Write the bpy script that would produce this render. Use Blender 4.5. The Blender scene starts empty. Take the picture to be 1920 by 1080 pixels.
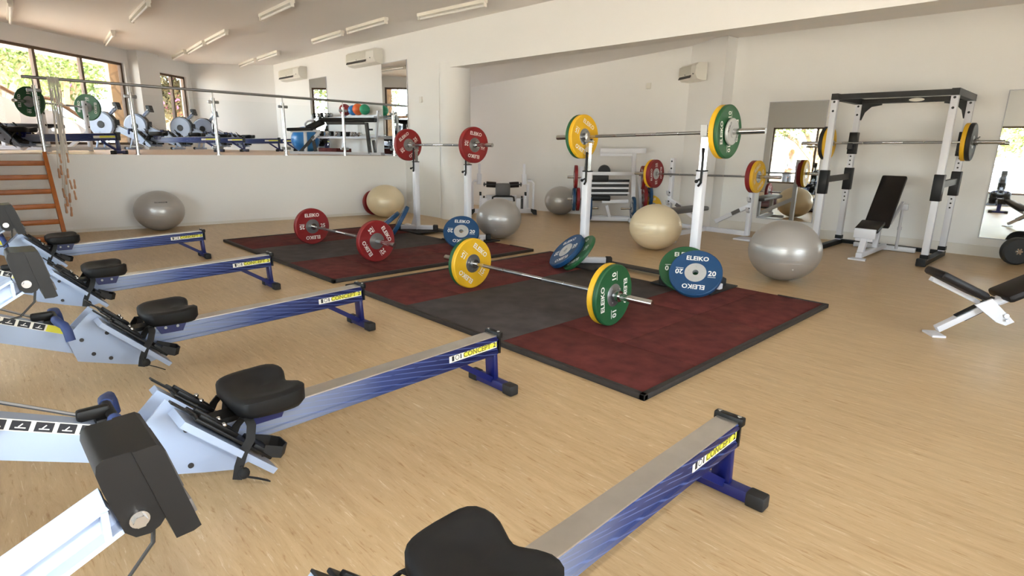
import bpy, bmesh, math, random
import numpy as np
from mathutils import Vector, Matrix, noise
PI = math.pi
random.seed(7)
SC = bpy.context.scene
COL = SC.collection

# ------------------------------------------------------------------ camera
F_PX, PITCH, ROLL, CAM_H = 1070.901, 0.24318, 0.0178, 1.278
HEAD = math.radians(-46)
AX = np.array([math.cos(HEAD), math.sin(HEAD)]); BX = np.array([-AX[1], AX[0]])
def _w(v): return np.array([v[:2] @ AX, v[:2] @ BX, v[2]])
_f = np.array([0, math.cos(PITCH), -math.sin(PITCH)]); _r0 = np.array([1., 0, 0]); _u0 = np.cross(_r0, _f)
_r = math.cos(ROLL)*_r0 + math.sin(ROLL)*_u0; _u = -math.sin(ROLL)*_r0 + math.cos(ROLL)*_u0
FW, RT, UP = _w(_f), _w(_r), _w(_u)
cam_d = bpy.data.cameras.new('camera'); cam = bpy.data.objects.new('camera', cam_d); COL.objects.link(cam)
cam_d.sensor_width = 36; cam_d.lens = F_PX*36/1920; cam_d.clip_start = 0.02; cam_d.clip_end = 300
cam.matrix_world = Matrix(((RT[0], UP[0], -FW[0], 0), (RT[1], UP[1], -FW[1], 0), (RT[2], UP[2], -FW[2], CAM_H), (0, 0, 0, 1)))
SC.camera = cam

# survey helpers: where a sight line meets a level, an upright plane, or a post
def sight(px, py): return FW + RT*(px-960)/F_PX - UP*(py-540)/F_PX
def level(px, py, z=0.0):
    d = sight(px, py); t = (z-CAM_H)/d[2]; return Vector((d[0]*t, d[1]*t, z))
def plane(px, py, ax, v):
    d = sight(px, py); t = v/d[ax]; return Vector((d[0]*t, d[1]*t, CAM_H+d[2]*t))
def upright(px, py, p0, dr):
    """point on the upright plane through p0 running along dr -> (distance along dr, z)"""
    d = sight(px, py); n = (-dr[1], dr[0])
    t = (p0[0]*n[0]+p0[1]*n[1])/(d[0]*n[0]+d[1]*n[1])
    return ((d[0]*t-p0[0])*dr[0]+(d[1]*t-p0[1])*dr[1], CAM_H+d[2]*t)

# ------------------------------------------------------------------ light
wd = bpy.data.worlds.new('sky'); SC.world = wd; wd.use_nodes = True
nt = wd.node_tree; bg = nt.nodes['Background']
sky = nt.nodes.new('ShaderNodeTexSky'); sky.sky_type = 'NISHITA'; sky.sun_disc = False
sky.sun_elevation = math.radians(52); sky.sun_rotation = math.radians(40); sky.air_density = 1.0; sky.dust_density = 2.0
mixw = nt.nodes.new('ShaderNodeMix'); mixw.data_type = 'RGBA'; mixw.inputs['Factor'].default_value = 0.55
mixw.inputs['B'].default_value = (5.0, 5.2, 5.6, 1)
nt.links.new(sky.outputs[0], mixw.inputs['A']); nt.links.new(mixw.outputs['Result'], bg.inputs['Color'])
bg.inputs['Strength'].default_value = 2.8
sun_d = bpy.data.lights.new('sun', 'SUN'); sun_d.energy = 90.0; sun_d.angle = 0.01; sun_d.color = (1, .95, .86)
sun = bpy.data.objects.new('sun', sun_d); COL.objects.link(sun); sun.location = (6, 8, 14)
sun.rotation_euler = Vector((.25, -.36, -.90)).to_track_quat('-Z', 'Y').to_euler()
# the photographer's flash, a little above the lens
fl_d = bpy.data.lights.new('camera_flash', 'AREA'); fl_d.shape = 'DISK'; fl_d.size = 0.09; fl_d.energy = 19; fl_d.color = (1, .97, .93)
fl_d.spread = math.radians(170)
fl = bpy.data.objects.new('camera_flash', fl_d); COL.objects.link(fl)
fl.matrix_world = Matrix.Translation((0.0, 0.0, CAM_H+.23)) @ cam.matrix_world.to_3x3().to_4x4()
SC.view_settings.view_transform = 'Standard'; SC.view_settings.look = 'None'
SC.view_settings.exposure = 0.36; SC.view_settings.gamma = 1.0; SC.view_settings.use_curve_mapping = False
SC.cycles.use_denoising = True; SC.cycles.max_bounces = 8; SC.cycles.diffuse_bounces = 5; SC.cycles.transparent_max_bounces = 12
SC.cycles.glossy_bounces = 5; SC.cycles.sample_clamp_indirect = 8.0; SC.cycles.caustics_reflective = False; SC.cycles.caustics_refractive = False

# ------------------------------------------------------------------ mesh helpers
def frame(o, x, y, z=None):
    x = Vector(x).normalized(); y = Vector(y); y = (y - x*y.dot(x)).normalized(); z = x.cross(y)
    return Matrix(((x[0], y[0], z[0], o[0]), (x[1], y[1], z[1], o[1]), (x[2], y[2], z[2], o[2]), (0, 0, 0, 1)))
def axis_frame(o, a):
    a = Vector(a).normalized(); h = Vector((0, 0, 1)) if abs(a.z) < .9 else Vector((0, 1, 0))
    x = h.cross(a).normalized(); y = a.cross(x)
    return Matrix(((x[0], y[0], a[0], o[0]), (x[1], y[1], a[1], o[1]), (x[2], y[2], a[2], o[2]), (0, 0, 0, 1)))
_text = {}
def text_mesh(s):
    if s not in _text:
        cu = bpy.data.curves.new('lettering', 'FONT'); cu.body = s; cu.align_x = 'CENTER'; cu.align_y = 'CENTER'
        cu.size = 1; cu.offset = 0.022; cu.resolution_u = 2
        ob = bpy.data.objects.new('lettering', cu); COL.objects.link(ob)
        dg = bpy.context.evaluated_depsgraph_get(); dg.update()
        me = bpy.data.meshes.new_from_object(ob.evaluated_get(dg))
        _text[s] = ([v.co.copy() for v in me.vertices], [tuple(p.vertices) for p in me.polygons])
        bpy.data.objects.remove(ob); bpy.data.curves.remove(cu); bpy.data.meshes.remove(me)
    return _text[s]
class B:
    def __init__(s): s.bm = bmesh.new()
    def mesh(s, vs, fs, M=None):
        vv = [s.bm.verts.new(M @ Vector(v) if M is not None else Vector(v)) for v in vs]
        for f in fs:
            try: s.bm.faces.new([vv[i] for i in f])
            except ValueError: pass
        return vv
    def box(s, c, d, M=None, bev=0.0):
        if bev > 0:
            t = bmesh.new(); bmesh.ops.create_cube(t, size=1)
            for v in t.verts: v.co = Vector((v.co[0]*d[0], v.co[1]*d[1], v.co[2]*d[2]))
            bmesh.ops.bevel(t, geom=t.edges[:], offset=min(bev, min(d)*.49), segments=2, affect='EDGES', profile=.5)
            T = Matrix.Translation(c); T = M @ T if M is not None else T
            t.verts.index_update()
            s.mesh([T @ v.co for v in t.verts], [[v.index for v in f.verts] for f in t.faces]); t.free(); return s
        x, y, z = d[0]/2, d[1]/2, d[2]/2; c = Vector(c)
        vs = [c+Vector(p) for p in ((-x,-y,-z),(x,-y,-z),(x,y,-z),(-x,y,-z),(-x,-y,z),(x,-y,z),(x,y,z),(-x,y,z))]
        s.mesh(vs, ((3,2,1,0),(4,5,6,7),(0,1,5,4),(1,2,6,5),(2,3,7,6),(3,0,4,7)), M); return s
    def bar(s, a, b, w, h, side=None, bev=0.0):
        """square tube from a to b; w across `side`, h the other way"""
        a, b = Vector(a), Vector(b); L = (b-a).length; ax = (b-a).normalized()
        sd = Vector(side) if side is not None else (Vector((0,0,1)).cross(ax) if abs(ax.z) < .95 else Vector((1,0,0)))
        M = frame((a+b)/2, ax, sd); s.box((0,0,0), (L, w, h), M, bev); return s
    def cyl(s, a, b, r, r1=None, seg=16, caps=True):
        r1 = r if r1 is None else r1; a, b = Vector(a), Vector(b); M = axis_frame(a, b-a); L = (b-a).length
        s.lathe([(r, 0), (r1, L)], M, seg, caps); return s
    def lathe(s, prof, M=None, seg=24, caps=True):
        n = len(prof); vs = []
        for r, h in prof:
            for k in range(seg):
                t = 2*PI*k/seg; vs.append((r*math.cos(t), r*math.sin(t), h))
        fs = [(i*seg+k, i*seg+(k+1) % seg, (i+1)*seg+(k+1) % seg, (i+1)*seg+k) for i in range(n-1) for k in range(seg)]
        if caps: fs += [tuple(range(seg-1, -1, -1)), tuple((n-1)*seg+k for k in range(seg))]
        s.mesh(vs, fs, M); return s
    def ring(s, prof, M=None, seg=32):
        """closed profile turned round the local z axis"""
        n = len(prof); vs = []
        for r, h in prof:
            for k in range(seg):
                t = 2*PI*k/seg; vs.append((r*math.cos(t), r*math.sin(t), h))
        s.mesh(vs, [(i*seg+k, i*seg+(k+1) % seg, ((i+1) % n)*seg+(k+1) % seg, ((i+1) % n)*seg+k) for i in range(n) for k in range(seg)], M); return s
    def tube(s, pts, r, seg=8, flat=None, closed=False):
        pts = [Vector(p) for p in pts]; n = len(pts); vs = []
        up = Vector((0, 0, 1)); prev = None
        for i, p in enumerate(pts):
            t = (pts[min(i+1, n-1)]-pts[max(i-1, 0)]).normalized()
            if prev is None:
                h = Vector((0,0,1)) if abs(t.z) < .9 else Vector((1,0,0)); x = h.cross(t).normalized()
            else: x = (prev - t*prev.dot(t)).normalized()
            prev = x; y = t.cross(x)
            rx, ry = (r, r) if flat is None else flat
            for k in range(seg):
                a = 2*PI*k/seg + (PI/4 if seg == 4 else 0); vs.append(p + x*rx*math.cos(a) + y*ry*math.sin(a))
        fs = [(i*seg+k, i*seg+(k+1) % seg, (i+1)*seg+(k+1) % seg, (i+1)*seg+k) for i in range(n-1) for k in range(seg)]
        fs += [tuple(range(seg-1, -1, -1)), tuple((n-1)*seg+k for k in range(seg))]
        s.mesh(vs, fs); return s
    def prism(s, pts, lo, hi, M=None):
        """polygon in local (x, y) pulled along local z"""
        n = len(pts); vs = [(p[0], p[1], lo) for p in pts]+[(p[0], p[1], hi) for p in pts]
        fs = [tuple(range(n-1, -1, -1)), tuple(range(n, 2*n))]+[(i, (i+1) % n, n+(i+1) % n, n+i) for i in range(n)]
        s.mesh(vs, fs, M); return s
    def yz(s, pts, x0, x1):
        return s.prism(pts, x0, x1, Matrix(((0,0,1,0),(1,0,0,0),(0,1,0,0),(0,0,0,1))))
    def ball(s, c, r, seg=24, rings=14):
        r = (r, r, r) if not hasattr(r, '__len__') else r; vs = [(c[0], c[1], c[2]-r[2])]; fs = []
        for i in range(1, rings):
            p = PI*i/rings - PI/2
            for k in range(seg):
                t = 2*PI*k/seg; vs.append((c[0]+r[0]*math.cos(p)*math.cos(t), c[1]+r[1]*math.cos(p)*math.sin(t), c[2]+r[2]*math.sin(p)))
        vs.append((c[0], c[1], c[2]+r[2])); n = len(vs)-1
        for k in range(seg):
            k2 = (k+1) % seg; fs.append((0, 1+k2, 1+k)); fs.append((n, n-seg+k, n-seg+k2))
            for i in range(rings-2): fs.append((1+i*seg+k, 1+i*seg+k2, 1+(i+1)*seg+k2, 1+(i+1)*seg+k))
        s.mesh(vs, fs); return s
    def text(s, t, size, M, thick=0.0008):
        vs, fs = text_mesh(t)
        s.mesh([Vector((v[0]*size, v[1]*size, thick)) for v in vs], fs, M); return s
    def build(s, name, m, parent=None, label=None, smooth=40):
        bm = s.bm; bmesh.ops.recalc_face_normals(bm, faces=bm.faces[:])
        me = bpy.data.meshes.new(name); bm.to_mesh(me); bm.free()
        me.materials.append(m)
        if smooth:
            for p in me.polygons: p.use_smooth = True
            me.set_sharp_from_angle(angle=math.radians(smooth))
        o = bpy.data.objects.new(name, me); COL.objects.link(o)
        if parent: o.parent = parent
        if label: o['label'] = label
        return o
def thing(name, label, cat, loc=(0,0,0), rz=0.0, group=None):
    o = bpy.data.objects.new(name, None); COL.objects.link(o); o.empty_display_size = .1
    o.location = loc; o.rotation_euler = (0, 0, rz); return tag(o, label, cat, group)
def tag(o, label, cat, group=None, kind=None):
    o['label'] = label; o['category'] = cat
    if group: o['group'] = group
    if kind: o['kind'] = kind
    return o
def struct(o, label=None):
    o['kind'] = 'structure'
    if label: o['label'] = label
    return o
def dup(root, label, loc=None, M=None, group=None):
    def cp(o, par):
        c = o.copy(); COL.objects.link(c)
        if par: c.parent = par
        for ch in kids.get(o.name, ()): cp(ch, c)
        return c
    kids = {}
    for o in root.children_recursive: kids.setdefault(o.parent.name, []).append(o)
    c = cp(root, None)
    if M is not None: c.matrix_world = M
    elif loc is not None: c.location = loc
    c['label'] = label
    if group: c['group'] = group
    return c

# ------------------------------------------------------------------ materials
def lin(c): return tuple(((v/255)/12.92 if v/255 <= .04045 else ((v/255+.055)/1.055)**2.4) for v in c)+(1,)
def mat(name, rgb, rough=.5, metal=0.0, var=0.0, scale=20.0, bump=0.0, bscale=200.0, coat=0.0, spec=.5):
    m = bpy.data.materials.new(name); m.use_nodes = True; t = m.node_tree; p = t.nodes['Principled BSDF']
    c = lin(rgb); p.inputs['Base Color'].default_value = c; p.inputs['Roughness'].default_value = rough
    p.inputs['Metallic'].default_value = metal; p.inputs['Coat Weight'].default_value = coat; p.inputs['Specular IOR Level'].default_value = spec
    tc = t.nodes.new('ShaderNodeTexCoord')
    if var > 0:
        n = t.nodes.new('ShaderNodeTexNoise'); n.inputs['Scale'].default_value = scale; n.inputs['Detail'].default_value = 5
        r = t.nodes.new('ShaderNodeValToRGB')
        r.color_ramp.elements[0].position = .3; r.color_ramp.elements[1].position = .7
        r.color_ramp.elements[0].color = tuple(v*(1-var) for v in c[:3])+(1,)
        r.color_ramp.elements[1].color = tuple(min(1, v*(1+var)) for v in c[:3])+(1,)
        t.links.new(tc.outputs['Object'], n.inputs['Vector']); t.links.new(n.outputs['Fac'], r.inputs['Fac']); t.links.new(r.outputs['Color'], p.inputs['Base Color'])
    if bump > 0:
        n = t.nodes.new('ShaderNodeTexNoise'); n.inputs['Scale'].default_value = bscale; n.inputs['Detail'].default_value = 3
        b = t.nodes.new('ShaderNodeBump'); b.inputs['Strength'].default_value = bump; b.inputs['Distance'].default_value = .004
        t.links.new(tc.outputs['Object'], n.inputs['Vector']); t.links.new(n.outputs['Fac'], b.inputs['Height']); t.links.new(b.outputs[0], p.inputs['Normal'])
    return m
def floor_mat(name, base, dark, light, rough=.38):
    m = bpy.data.materials.new(name); m.use_nodes = True; t = m.node_tree; p = t.nodes['Principled BSDF']
    tc = t.nodes.new('ShaderNodeTexCoord'); mp = t.nodes.new('ShaderNodeMapping'); mp.inputs['Scale'].default_value = (1.0, 9.0, 1.0)
    mp.inputs['Rotation'].default_value = (0, 0, math.radians(4))
    t.links.new(tc.outputs['Object'], mp.inputs['Vector'])
    n1 = t.nodes.new('ShaderNodeTexNoise'); n1.inputs['Scale'].default_value = 9.0; n1.inputs['Detail'].default_value = 8; n1.inputs['Roughness'].default_value = .68; n1.inputs['Distortion'].default_value = .6
    n2 = t.nodes.new('ShaderNodeTexNoise'); n2.inputs['Scale'].default_value = 2.2; n2.inputs['Detail'].default_value = 9; n2.inputs['Roughness'].default_value = .75; n2.inputs['Distortion'].default_value = 1.2
    for n in (n1, n2): t.links.new(mp.outputs[0], n.inputs['Vector'])
    r = t.nodes.new('ShaderNodeValToRGB'); e = r.color_ramp.elements
    e[0].position = .32; e[0].color = lin(dark); e[1].position = .43; e[1].color = lin(base)
    x = e.new(.59); x.color = lin(base); x = e.new(.70); x.color = lin(light)
    t.links.new(n1.outputs['Fac'], r.inputs['Fac'])
    r2 = t.nodes.new('ShaderNodeValToRGB'); r2.color_ramp.elements[0].position = .35; r2.color_ramp.elements[0].color = (.86,.82,.76,1)
    r2.color_ramp.elements[1].position = .62; r2.color_ramp.elements[1].color = (1.06,1.05,1.03,1)
    t.links.new(n2.outputs['Fac'], r2.inputs['Fac'])
    mx = t.nodes.new('ShaderNodeMix'); mx.data_type = 'RGBA'; mx.blend_type = 'MULTIPLY'; mx.inputs['Factor'].default_value = 1
    t.links.new(r.outputs[0], mx.inputs['A']); t.links.new(r2.outputs[0], mx.inputs['B']); t.links.new(mx.outputs['Result'], p.inputs['Base Color'])
    p.inputs['Roughness'].default_value = rough; p.inputs['Specular IOR Level'].default_value = .45
    return m
def glass_mat(name, tint=(.96,.98,.97,1), refl=.10):
    m = bpy.data.materials.new(name); m.use_nodes = True; t = m.node_tree; t.nodes.remove(t.nodes['Principled BSDF'])
    o = t.nodes['Material Output']; tr = t.nodes.new('ShaderNodeBsdfTransparent'); tr.inputs[0].default_value = tint
    g = t.nodes.new('ShaderNodeBsdfGlossy'); g.inputs['Roughness'].default_value = .02
    lw = t.nodes.new('ShaderNodeLayerWeight'); lw.inputs['Blend'].default_value = refl
    mx = t.nodes.new('ShaderNodeMixShader')
    t.links.new(lw.outputs['Fresnel'], mx.inputs[0]); t.links.new(tr.outputs[0], mx.inputs[1]); t.links.new(g.outputs[0], mx.inputs[2]); t.links.new(mx.outputs[0], o.inputs[0])
    return m
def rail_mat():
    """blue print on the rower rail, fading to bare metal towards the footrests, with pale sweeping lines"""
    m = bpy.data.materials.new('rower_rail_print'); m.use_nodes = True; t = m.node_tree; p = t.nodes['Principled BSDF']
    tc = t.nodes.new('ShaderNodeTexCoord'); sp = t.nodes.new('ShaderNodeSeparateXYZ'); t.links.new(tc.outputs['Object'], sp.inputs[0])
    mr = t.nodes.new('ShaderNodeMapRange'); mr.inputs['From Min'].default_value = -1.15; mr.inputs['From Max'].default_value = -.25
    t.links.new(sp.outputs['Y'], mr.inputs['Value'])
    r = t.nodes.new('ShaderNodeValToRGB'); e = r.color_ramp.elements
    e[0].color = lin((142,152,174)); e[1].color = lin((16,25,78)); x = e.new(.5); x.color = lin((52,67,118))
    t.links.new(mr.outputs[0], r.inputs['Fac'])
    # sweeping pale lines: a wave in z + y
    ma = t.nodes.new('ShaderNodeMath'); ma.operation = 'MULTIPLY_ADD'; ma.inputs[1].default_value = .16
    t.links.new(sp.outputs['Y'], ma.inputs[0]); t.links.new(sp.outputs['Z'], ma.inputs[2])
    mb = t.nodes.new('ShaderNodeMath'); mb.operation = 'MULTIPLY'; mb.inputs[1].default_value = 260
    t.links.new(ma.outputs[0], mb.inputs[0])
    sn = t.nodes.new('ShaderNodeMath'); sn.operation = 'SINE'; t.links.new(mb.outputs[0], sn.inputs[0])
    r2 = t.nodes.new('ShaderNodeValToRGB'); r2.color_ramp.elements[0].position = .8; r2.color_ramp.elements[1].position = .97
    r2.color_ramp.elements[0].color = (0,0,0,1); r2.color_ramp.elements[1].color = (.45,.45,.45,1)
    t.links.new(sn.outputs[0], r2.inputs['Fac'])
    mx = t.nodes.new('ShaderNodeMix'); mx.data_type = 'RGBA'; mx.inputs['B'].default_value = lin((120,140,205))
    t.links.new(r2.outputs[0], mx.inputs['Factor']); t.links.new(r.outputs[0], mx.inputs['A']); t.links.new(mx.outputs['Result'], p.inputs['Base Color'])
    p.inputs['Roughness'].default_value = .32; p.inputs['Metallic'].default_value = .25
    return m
def stone_mat(name, a, b, scale, mortar=(150,130,110)):
    m = bpy.data.materials.new(name); m.use_nodes = True; t = m.node_tree; p = t.nodes['Principled BSDF']
    tc = t.nodes.new('ShaderNodeTexCoord'); v = t.nodes.new('ShaderNodeTexVoronoi'); v.feature = 'DISTANCE_TO_EDGE'; v.inputs['Scale'].default_value = scale
    v2 = t.nodes.new('ShaderNodeTexVoronoi'); v2.inputs['Scale'].default_value = scale
    for q in (v, v2): t.links.new(tc.outputs['Object'], q.inputs['Vector'])
    r = t.nodes.new('ShaderNodeValToRGB'); r.color_ramp.elements[0].color = lin(a); r.color_ramp.elements[1].color = lin(b)
    sp = t.nodes.new('ShaderNodeSeparateColor'); t.links.new(v2.outputs['Color'], sp.inputs[0]); t.links.new(sp.outputs[0], r.inputs['Fac'])
    r2 = t.nodes.new('ShaderNodeValToRGB'); r2.color_ramp.elements[0].position = .03; r2.color_ramp.elements[1].position = .07
    t.links.new(v.outputs['Distance'], r2.inputs['Fac'])
    mx = t.nodes.new('ShaderNodeMix'); mx.data_type = 'RGBA'; mx.inputs['A'].default_value = lin(mortar)
    t.links.new(r2.outputs[0], mx.inputs['Factor']); t.links.new(r.outputs[0], mx.inputs['B']); t.links.new(mx.outputs['Result'], p.inputs['Base Color'])
    p.inputs['Roughness'].default_value = .9
    return m
def leaf_mat(name, a, b):
    m = mat(name, a, .6, var=.0); t = m.node_tree; p = t.nodes['Principled BSDF']
    tc = t.nodes.new('ShaderNodeTexCoord'); n = t.nodes.new('ShaderNodeTexNoise'); n.inputs['Scale'].default_value = 2.5; n.inputs['Detail'].default_value = 4
    r = t.nodes.new('ShaderNodeValToRGB'); r.color_ramp.elements[0].position = .35; r.color_ramp.elements[1].position = .65
    r.color_ramp.elements[0].color = lin(a); r.color_ramp.elements[1].color = lin(b)
    t.links.new(tc.outputs['Object'], n.inputs['Vector']); t.links.new(n.outputs['Fac'], r.inputs['Fac']); t.links.new(r.outputs[0], p.inputs['Base Color'])
    tr = t.nodes.new('ShaderNodeBsdfTranslucent'); t.links.new(r.outputs[0], tr.inputs[0]); mx = t.nodes.new('ShaderNodeMixShader'); mx.inputs[0].default_value = .4
    t.links.new(p.outputs[0], mx.inputs[1]); t.links.new(tr.outputs[0], mx.inputs[2]); t.links.new(mx.outputs[0], t.nodes['Material Output'].inputs[0])
    return m
WALL = mat('white_render', (236,234,231), .85, bump=.25, bscale=90)
CEIL = mat('white_ceiling', (238,234,230), .9, bump=.1, bscale=60)
SKIRT = mat('white_skirting', (222,218,210), .6)
FLOOR = floor_mat('beige_vinyl', (196,169,130), (168,133,90), (222,206,176))
UFLOOR = floor_mat('pinkish_vinyl', (206,176,146), (190,150,116), (222,198,170))
MAROON = mat('maroon_rubber', (94,44,41), .9, var=.28, scale=9, bump=.3, bscale=400, spec=.2)
CHARCOAL = mat('charcoal_rubber', (74,68,66), .9, var=.2, scale=7, bump=.3, bscale=400, spec=.2)
EDGE = mat('black_edge_rubber', (40,34,30), .7, var=.2, scale=30)
STEEL = mat('chrome_steel', (205,205,205), .16, 1.0)
DULL = mat('brushed_steel', (150,150,150), .38, 1.0)
HUBM = mat('hub_steel', (150,150,150), .42, .9)
PALEHUB = mat('pale_aluminium_hub', (196,196,194), .5, .5)
WHITE = mat('white_powder_coat', (220,220,226), .35)
GREYW = mat('pale_grey_coat', (190,188,192), .4)
BLACKP = mat('black_plastic', (16,15,15), .45, spec=.3)
DARKP = mat('dark_grey_plastic', (52,50,50), .5)
PAD = mat('black_vinyl_pad', (25,20,19), .45, bump=.08, bscale=250, spec=.3)
GREYPAD = mat('grey_vinyl_pad', (92,88,86), .5)
RUB = mat('black_rubber', (22,21,21), .65)
WEB = mat('black_webbing', (24,23,22), .85)
RBLUE = mat('rower_blue_paint', (16,24,86), .35)
RGREY = mat('rower_pale_blue_grey', (164,178,202), .4)
GRIP = mat('blue_grip_rubber', (44,62,112), .6)
RAILP = rail_mat()
TRACK = mat('stainless_track', (196,192,186), .28, .85, var=.06, scale=12)
SEATM = mat('rower_seat_foam', (22,21,21), .6, spec=.3, bump=.05, bscale=300)
RED = mat('red_bumper_rubber', (130,25,28), .5, var=.08, scale=6)
BLUE = mat('blue_bumper_rubber', (15,64,104), .5, var=.08, scale=6)
YEL = mat('yellow_bumper_rubber', (226,176,34), .5, var=.06, scale=6)
GRN = mat('green_bumper_rubber', (27,82,45), .5, var=.08, scale=6)
BLK = mat('black_bumper_rubber', (30,30,30), .55)
INK = mat('white_print', (236,232,226), .6)
DINK = mat('dark_print', (30,30,36), .6)
STK = mat('sticker_white', (230,226,214), .5)
OLIVE = mat('olive_print', (120,112,34), .6)
STY = mat('sticker_yellow', (222,216,70), .5)
SILV = mat('silver_ball_vinyl', (176,172,168), .33, .35, spec=.8)
CREAM = mat('pearl_cream_ball_vinyl', (228,210,176), .33, .10, spec=.8)
BBALL = mat('blue_ball_vinyl', (44,120,190), .3)
WOOD = mat('orange_varnished_wood', (172,99,42), .4, var=.18, scale=8)
HWOOD = mat('rope_handle_wood', (196,150,116), .5)
ROPE = mat('white_rope', (214,208,200), .8)
BROWN = mat('brown_window_frame', (92,66,44), .5)
GLASS = glass_mat('window_glass'); RGLASS = glass_mat('railing_glass', (.985,.992,.99,1), .04)
MIRR = mat('mirror_silver', (235,238,236), .015, 1.0)
ACW = mat('ac_white_plastic', (226,222,212), .5); ACG = mat('ac_grille_beige', (206,200,186), .6); ACD = mat('ac_dark_slot', (52,46,42), .7)
LITE = mat('lamp_white_enamel', (238,232,220), .4)
SUNP = mat('sunlit_patio', (226,214,196), .9, var=.06, scale=1.5)
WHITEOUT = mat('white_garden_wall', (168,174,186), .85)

# ------------------------------------------------------------------ the room
ZU, ZC = 1.06, 3.2                         # upper floor, ceiling
c1 = level(355, 120, ZC); c2 = level(512, 121.5, ZC); c0 = level(0, 40, ZC)
wdir = Vector((c0.x-c1.x, c0.y-c1.y, 0)).normalized()         # window wall, from the far corner towards the camera side
bdir = Vector((c2.x-c1.x, c2.y-c1.y, 0)).normalized()
YA = 6.2                                                       # wall with the air conditioners / front of the beam
YW = -1.0                                                      # window wall behind the camera
XR = 4.5
def wall_holes(name, p0, dr, length, z0, z1, thick, holes, m, lab):
    """upright wall from p0 along dr with openings (s0, s1, za, zb); thickness goes to the right of dr"""
    b = B(); dr = Vector(dr).normalized(); nr = Vector((dr.y, -dr.x, 0))
    M = frame(p0, dr, nr)
    M = Matrix(((dr.x, nr.x, 0, p0[0]), (dr.y, nr.y, 0, p0[1]), (0, 0, 1, 0), (0, 0, 0, 1)))
    ss = sorted({0, length, *[h[0] for h in holes], *[h[1] for h in holes]}); 
    for a, c in zip(ss, ss[1:]):
        hs = sorted([(h[2], h[3]) for h in holes if h[0] <= a+1e-6 and h[1] >= c-1e-6]); z = z0
        for ha, hb in hs:
            if ha > z+1e-6: b.box(((a+c)/2, thick/2, (z+ha)/2), (c-a, thick, ha-z), M)
            z = hb
        if z1 > z+1e-6: b.box(((a+c)/2, thick/2, (z+z1)/2), (c-a, thick, z1-z), M)
    return struct(b.build(name, m, smooth=0), lab), M
# floors
rb0 = Vector((-10.02, -1.0, 0)); rt0, rt1 = level(153, 435.5), level(815, 395)
rdir = Vector((rt1.x-rt0.x, rt1.y-rt0.y, 0)).normalized()
def rx(y): return rt0.x + (y-rt0.y)*rdir.x/rdir.y              # face of the low wall
b = B(); b.box(((XR-11)/2, 4.5, -.05), (XR+11, 12, .1)); struct(b.build('floor', FLOOR, smooth=0), 'beige vinyl floor with woodgrain streaks')
b = B(); b.prism([(rx(-3)-.1, -3), (rx(6.6)-.1, 6.6), (-19.5, 7.6), (-19.5, 4), (-11, -5)], ZU-.12, ZU)
struct(b.build('floor_upper', UFLOOR, smooth=0), 'raised upper floor behind glass railing')
b = B(); b.prism([(rx(-3), -3), (rx(YA+.1), YA+.1), (rx(YA+.1)-.16, YA+.1), (rx(-3)-.16, -3)], 0, ZU+.005)
struct(b.build('wall_low', WALL, smooth=0), 'low white wall under the glass railing')
b = B(); b.prism([(rx(-3)+.012, -3), (rx(YA)+.012, YA), (rx(YA)-.01, YA), (rx(-3)-.01, -3)], 0, .045); struct(b.build('baseboard_low', SKIRT, smooth=0))
# ceilings
b = B(); b.prism([(XR+.2, YW-.3), (XR+.2, YA+.3), (c2.x, c2.y+.3), (c2.x-3.5, c2.y+.3), (-21, 5), (-9, -8), (-8, YW-.3)], ZC, ZC+.2)
struct(b.build('ceiling', CEIL, smooth=0), 'white ceiling with batten lights')
# window wall on the upper floor, seen obliquely on the left
wl = 9.5
def wpt(px, py): return upright(px, py, c1, wdir)
win_top = wpt(122, 97)[1]
holes = []
wx = [wpt(244, 200)[0], wpt(171, 200)[0], wpt(86, 200)[0]]
panes1 = [wx[0], wx[1], wx[2], wx[2]+(wx[2]-wx[1])*1.0, wx[2]+(wx[2]-wx[1])*2.0]
sw = (max(.05, wpt(357, 210)[0]), wpt(291, 210)[0])
holes = [(panes1[0], panes1[-1], ZU+.1, win_top), (sw[0], sw[1], ZU+.1, wpt(325, 140)[1])]
_, WM = wall_holes('wall_left', (c1.x, c1.y, 0), wdir, wl, 0, ZC, .2, holes, WALL, 'white wall of tall brown-framed windows on the upper floor')
def window(name, M, s0, s1, z0, z1, bars, off, t=.05, lab=None, hbars=()):
    b = B()
    for s in (s0+t/2, s1-t/2): b.box((s, off, (z0+z1)/2), (t, .07, z1-z0), M)
    for z in (z0+t/2, z1-t/2): b.box(((s0+s1)/2, off, z), (s1-s0, .07, t), M)
    for s in bars: b.box((s, off, (z0+z1)/2), (t*1.2, .07, z1-z0), M)
    for z in hbars: b.box(((s0+s1)/2, off, z), (s1-s0, .05, t*.7), M)
    o = struct(b.build(name, BROWN, smooth=0), lab)
    g = B(); g.box(((s0+s1)/2, off, (z0+z1)/2), (s1-s0-.02, .008, z1-z0-.02), M); g.build('glass_pane', GLASS, o, smooth=0)
    return o
def portal(M, s0, s1, z0, z1, off, inward):
    d = bpy.data.lights.new('window_portal', 'AREA'); d.shape = 'RECTANGLE'; d.size = s1-s0; d.size_y = z1-z0; d.cycles.is_portal = True
    o = bpy.data.objects.new('window_portal', d); COL.objects.link(o)
    p = M @ Vector(((s0+s1)/2, off, (z0+z1)/2)); x = (M.to_3x3() @ Vector((1, 0, 0))); iw = Vector(inward).normalized()
    zz = -iw; yy = zz.cross(x)
    if yy.z < 0: x = -x; yy = zz.cross(x)
    o.matrix_world = Matrix(((x.x, yy.x, zz.x, p.x), (x.y, yy.y, zz.y, p.y), (x.z, yy.z, zz.z, p.z), (0, 0, 0, 1)))
winw = bdir
h0, h1 = holes
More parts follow.
